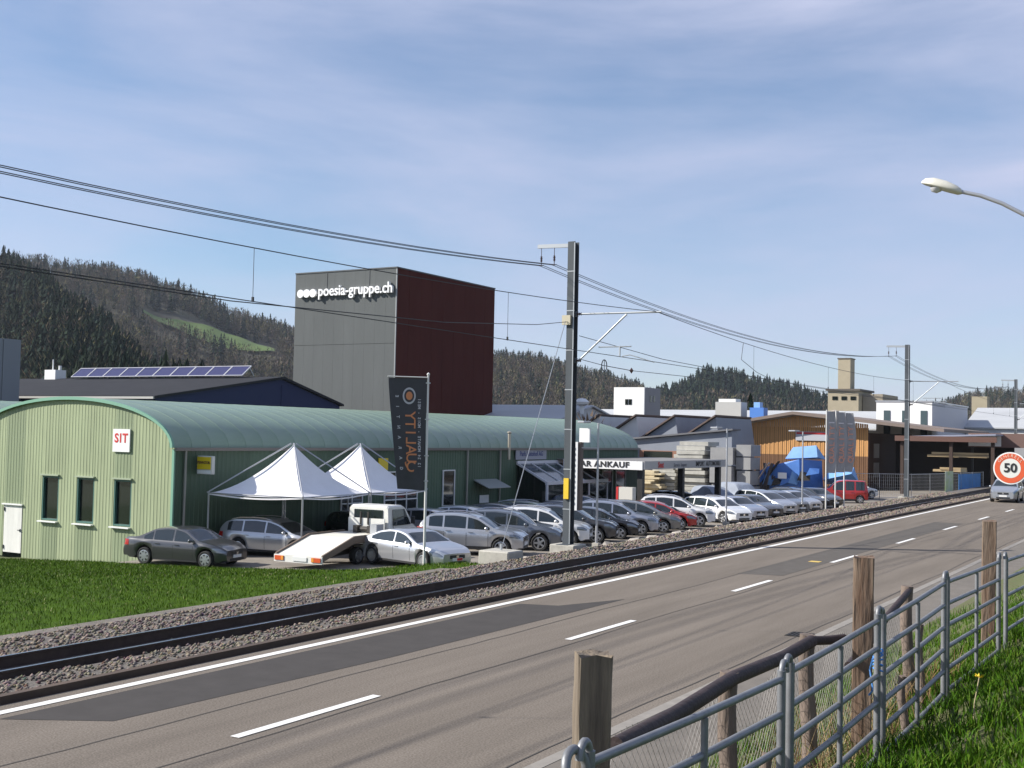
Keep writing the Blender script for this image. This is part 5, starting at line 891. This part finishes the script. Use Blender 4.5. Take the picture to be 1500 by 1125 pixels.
# wire netting behind the hurdles
nw = MB(); nx_ = -2.92; y0, y1 = 4.6, 13.0; pit = .075; hgt = .95
def netz(y, t): return lerp(bank_z(nx_, y)+.02, bank_z(nx_, y)+hgt+.08, t)
k = y0 - hgt
while k < y1:
    for s in (1, -1):
        pts = []
        for j in range(9):
            t = j/8; y = k + (hgt*t if s > 0 else hgt*(1-t))
            if y0 <= y <= y1: pts.append((nx_ + .006*s, y, netz(y, t)))
        if len(pts) > 1: nw.tube(pts, .0016, 3, False)
    k += pit
tag(stuff(nw.build('wire_netting', M('netting_wire', (.22, .21, .2), .6, metal=.4))), 'fine diamond wire netting behind the hurdles', 'wire netting')
# galvanised livestock hurdles
galv = M('hurdle_galv', (.21, .215, .225), .5, metal=.4, var=.18, vscale=9)
def hurdle(ya, yb, za, zb, label, x=-2.25, n=6, gap=.205):
    t = thing('hurdle_gate', label, 'hurdle', (x, (ya+yb)/2, min(za, zb)-1.15), group=None); r = .021
    for k in range(n): MB().tube([(x, ya+.05, za-.03-gap*k), (x, (ya+yb)/2, (za+zb)/2-.03-gap*k-.006), (x, yb-.05, zb-.03-gap*k)], r, 10).build('rail', galv, t, smooth=50)
    for y, z in ((ya+.05, za), (yb-.05, zb)): MB().tube([(x, y, z-1.2), (x, y, z+.02)], .026, 10).build('upright', galv, t, smooth=50)
    MB().tube([(x+.012, (ya+yb)/2, (za+zb)/2-.05), (x+.012, (ya+yb)/2, (za+zb)/2-1.1)], .019, 10).build('upright', galv, t, smooth=50)
    for y, z, s in ((ya+.05, za, -1), (yb-.05, zb, 1)): MB().tube([(x, y, z-.02)] + [(x+.0, y + s*.045*(1-math.cos(a)), z-.02+.085*math.sin(a)**.8) for a in np.linspace(.15, 3.0, 9)], .019, 8).build('coupling_loop', galv, t, smooth=50)
    return t
hurdle(4.42, 7.03, 2.63, 2.56, 'galvanised tube hurdle starting at the weathered post'); hurdle(7.1, 9.33, 2.58, 2.62, 'galvanised tube hurdle before the rope-tied post'); hurdle(9.4, 11.85, 2.60, 2.66, 'galvanised tube hurdle after the rope-tied post'); hurdle(11.9, 15.05, 2.66, 2.60, 'galvanised tube hurdle reaching the far square post'); hurdle(15.15, 18.4, 2.60, 2.52, 'galvanised tube hurdle farthest along the bank', x=-2.2)
hp = thing('hurdle_end_hoop', 'bent galvanised end hoop of the first hurdle', 'hoop', (-2.25, 4.4, 2.3)); MB().tube([(-2.25, 4.44, 2.2)] + [(-2.25 - .02*math.sin(a), 4.44-.085+.085*math.cos(a), 2.60 + .075*math.sin(a)) for a in np.linspace(0, 3.14, 10)] + [(-2.25, 4.27, 2.2)], .02, 10).build('tube', galv, hp, smooth=50)
rope = M('rope_blue', (.08, .25, .60), .7, var=.3, vscale=20); ro = thing('rope', 'blue rope tying the hurdle to the brown post', 'rope', (-2.27, 9.36, 2.45)); 
for k in range(5): MB().tube([(-2.25+.035*math.cos(a), 9.30+.035*math.sin(a), 2.36-.035*k+.012*math.sin(a+k)) for a in np.linspace(0, 6.3, 13)], .007, 5).build('turn', rope, ro)
MB().tube([(-2.29, 9.31, 2.3), (-2.33, 9.38, 2.2), (-2.3, 9.36, 2.05), (-2.34, 9.4, 2.0)], .008, 5).build('loose_end', rope, ro)
yf = thing('yellow_flower', 'small yellow flower on a pale stalk in the bank grass', 'flower', (-1.72, 10.2, 1.7)); zz = bank_z(-1.75, 10.4); MB().tube([(-1.75, 10.4, zz), (-1.74, 10.4, zz+.2), (-1.7, 10.38, zz+.42)], .006, 5).build('stalk', M('stalk_pale', (.4, .34, .2), .8), yf)
for k in range(7): a = k*.9; MB().add([(-1.7, 10.38, zz+.42), (-1.7+.035*math.cos(a), 10.38+.035*math.sin(a), zz+.45), (-1.7+.035*math.cos(a+.5), 10.38+.035*math.sin(a+.5), zz+.43)], [(0, 1, 2)]).build('petal', M('petal_yellow', (.8, .55, .02), .6), yf)
hk = thing('plastic_tub', 'white plastic tub lying in the grass below the hurdles', 'tub', (-1.0, 6.7, verge_z(-1.0))); zt_ = verge_z(-1.0)
MB().lathe([(.09, 0), (.12, .02), (.145, .2), (.155, .21), (.15, .225), (.135, .2), (.11, .03), (0, .02)], 20, c=(-1.0, 6.7, zt_)).build('tub', whitem, hk, smooth=50)

# lettering as real meshes
bpy.context.view_layer.update(); dg = bpy.context.evaluated_depsgraph_get()
for o in [o for o in S.objects if o.type == 'FONT']:
    me = bpy.data.meshes.new_from_object(o.evaluated_get(dg)); nm = o.name.split('.')[0]; q = bpy.data.objects.new(nm, me); C.objects.link(q); q.parent = o.parent; q.matrix_local = o.matrix_local.copy()
    if not me.materials: me.materials.append(o.data.materials[0])
    bpy.data.objects.remove(o)
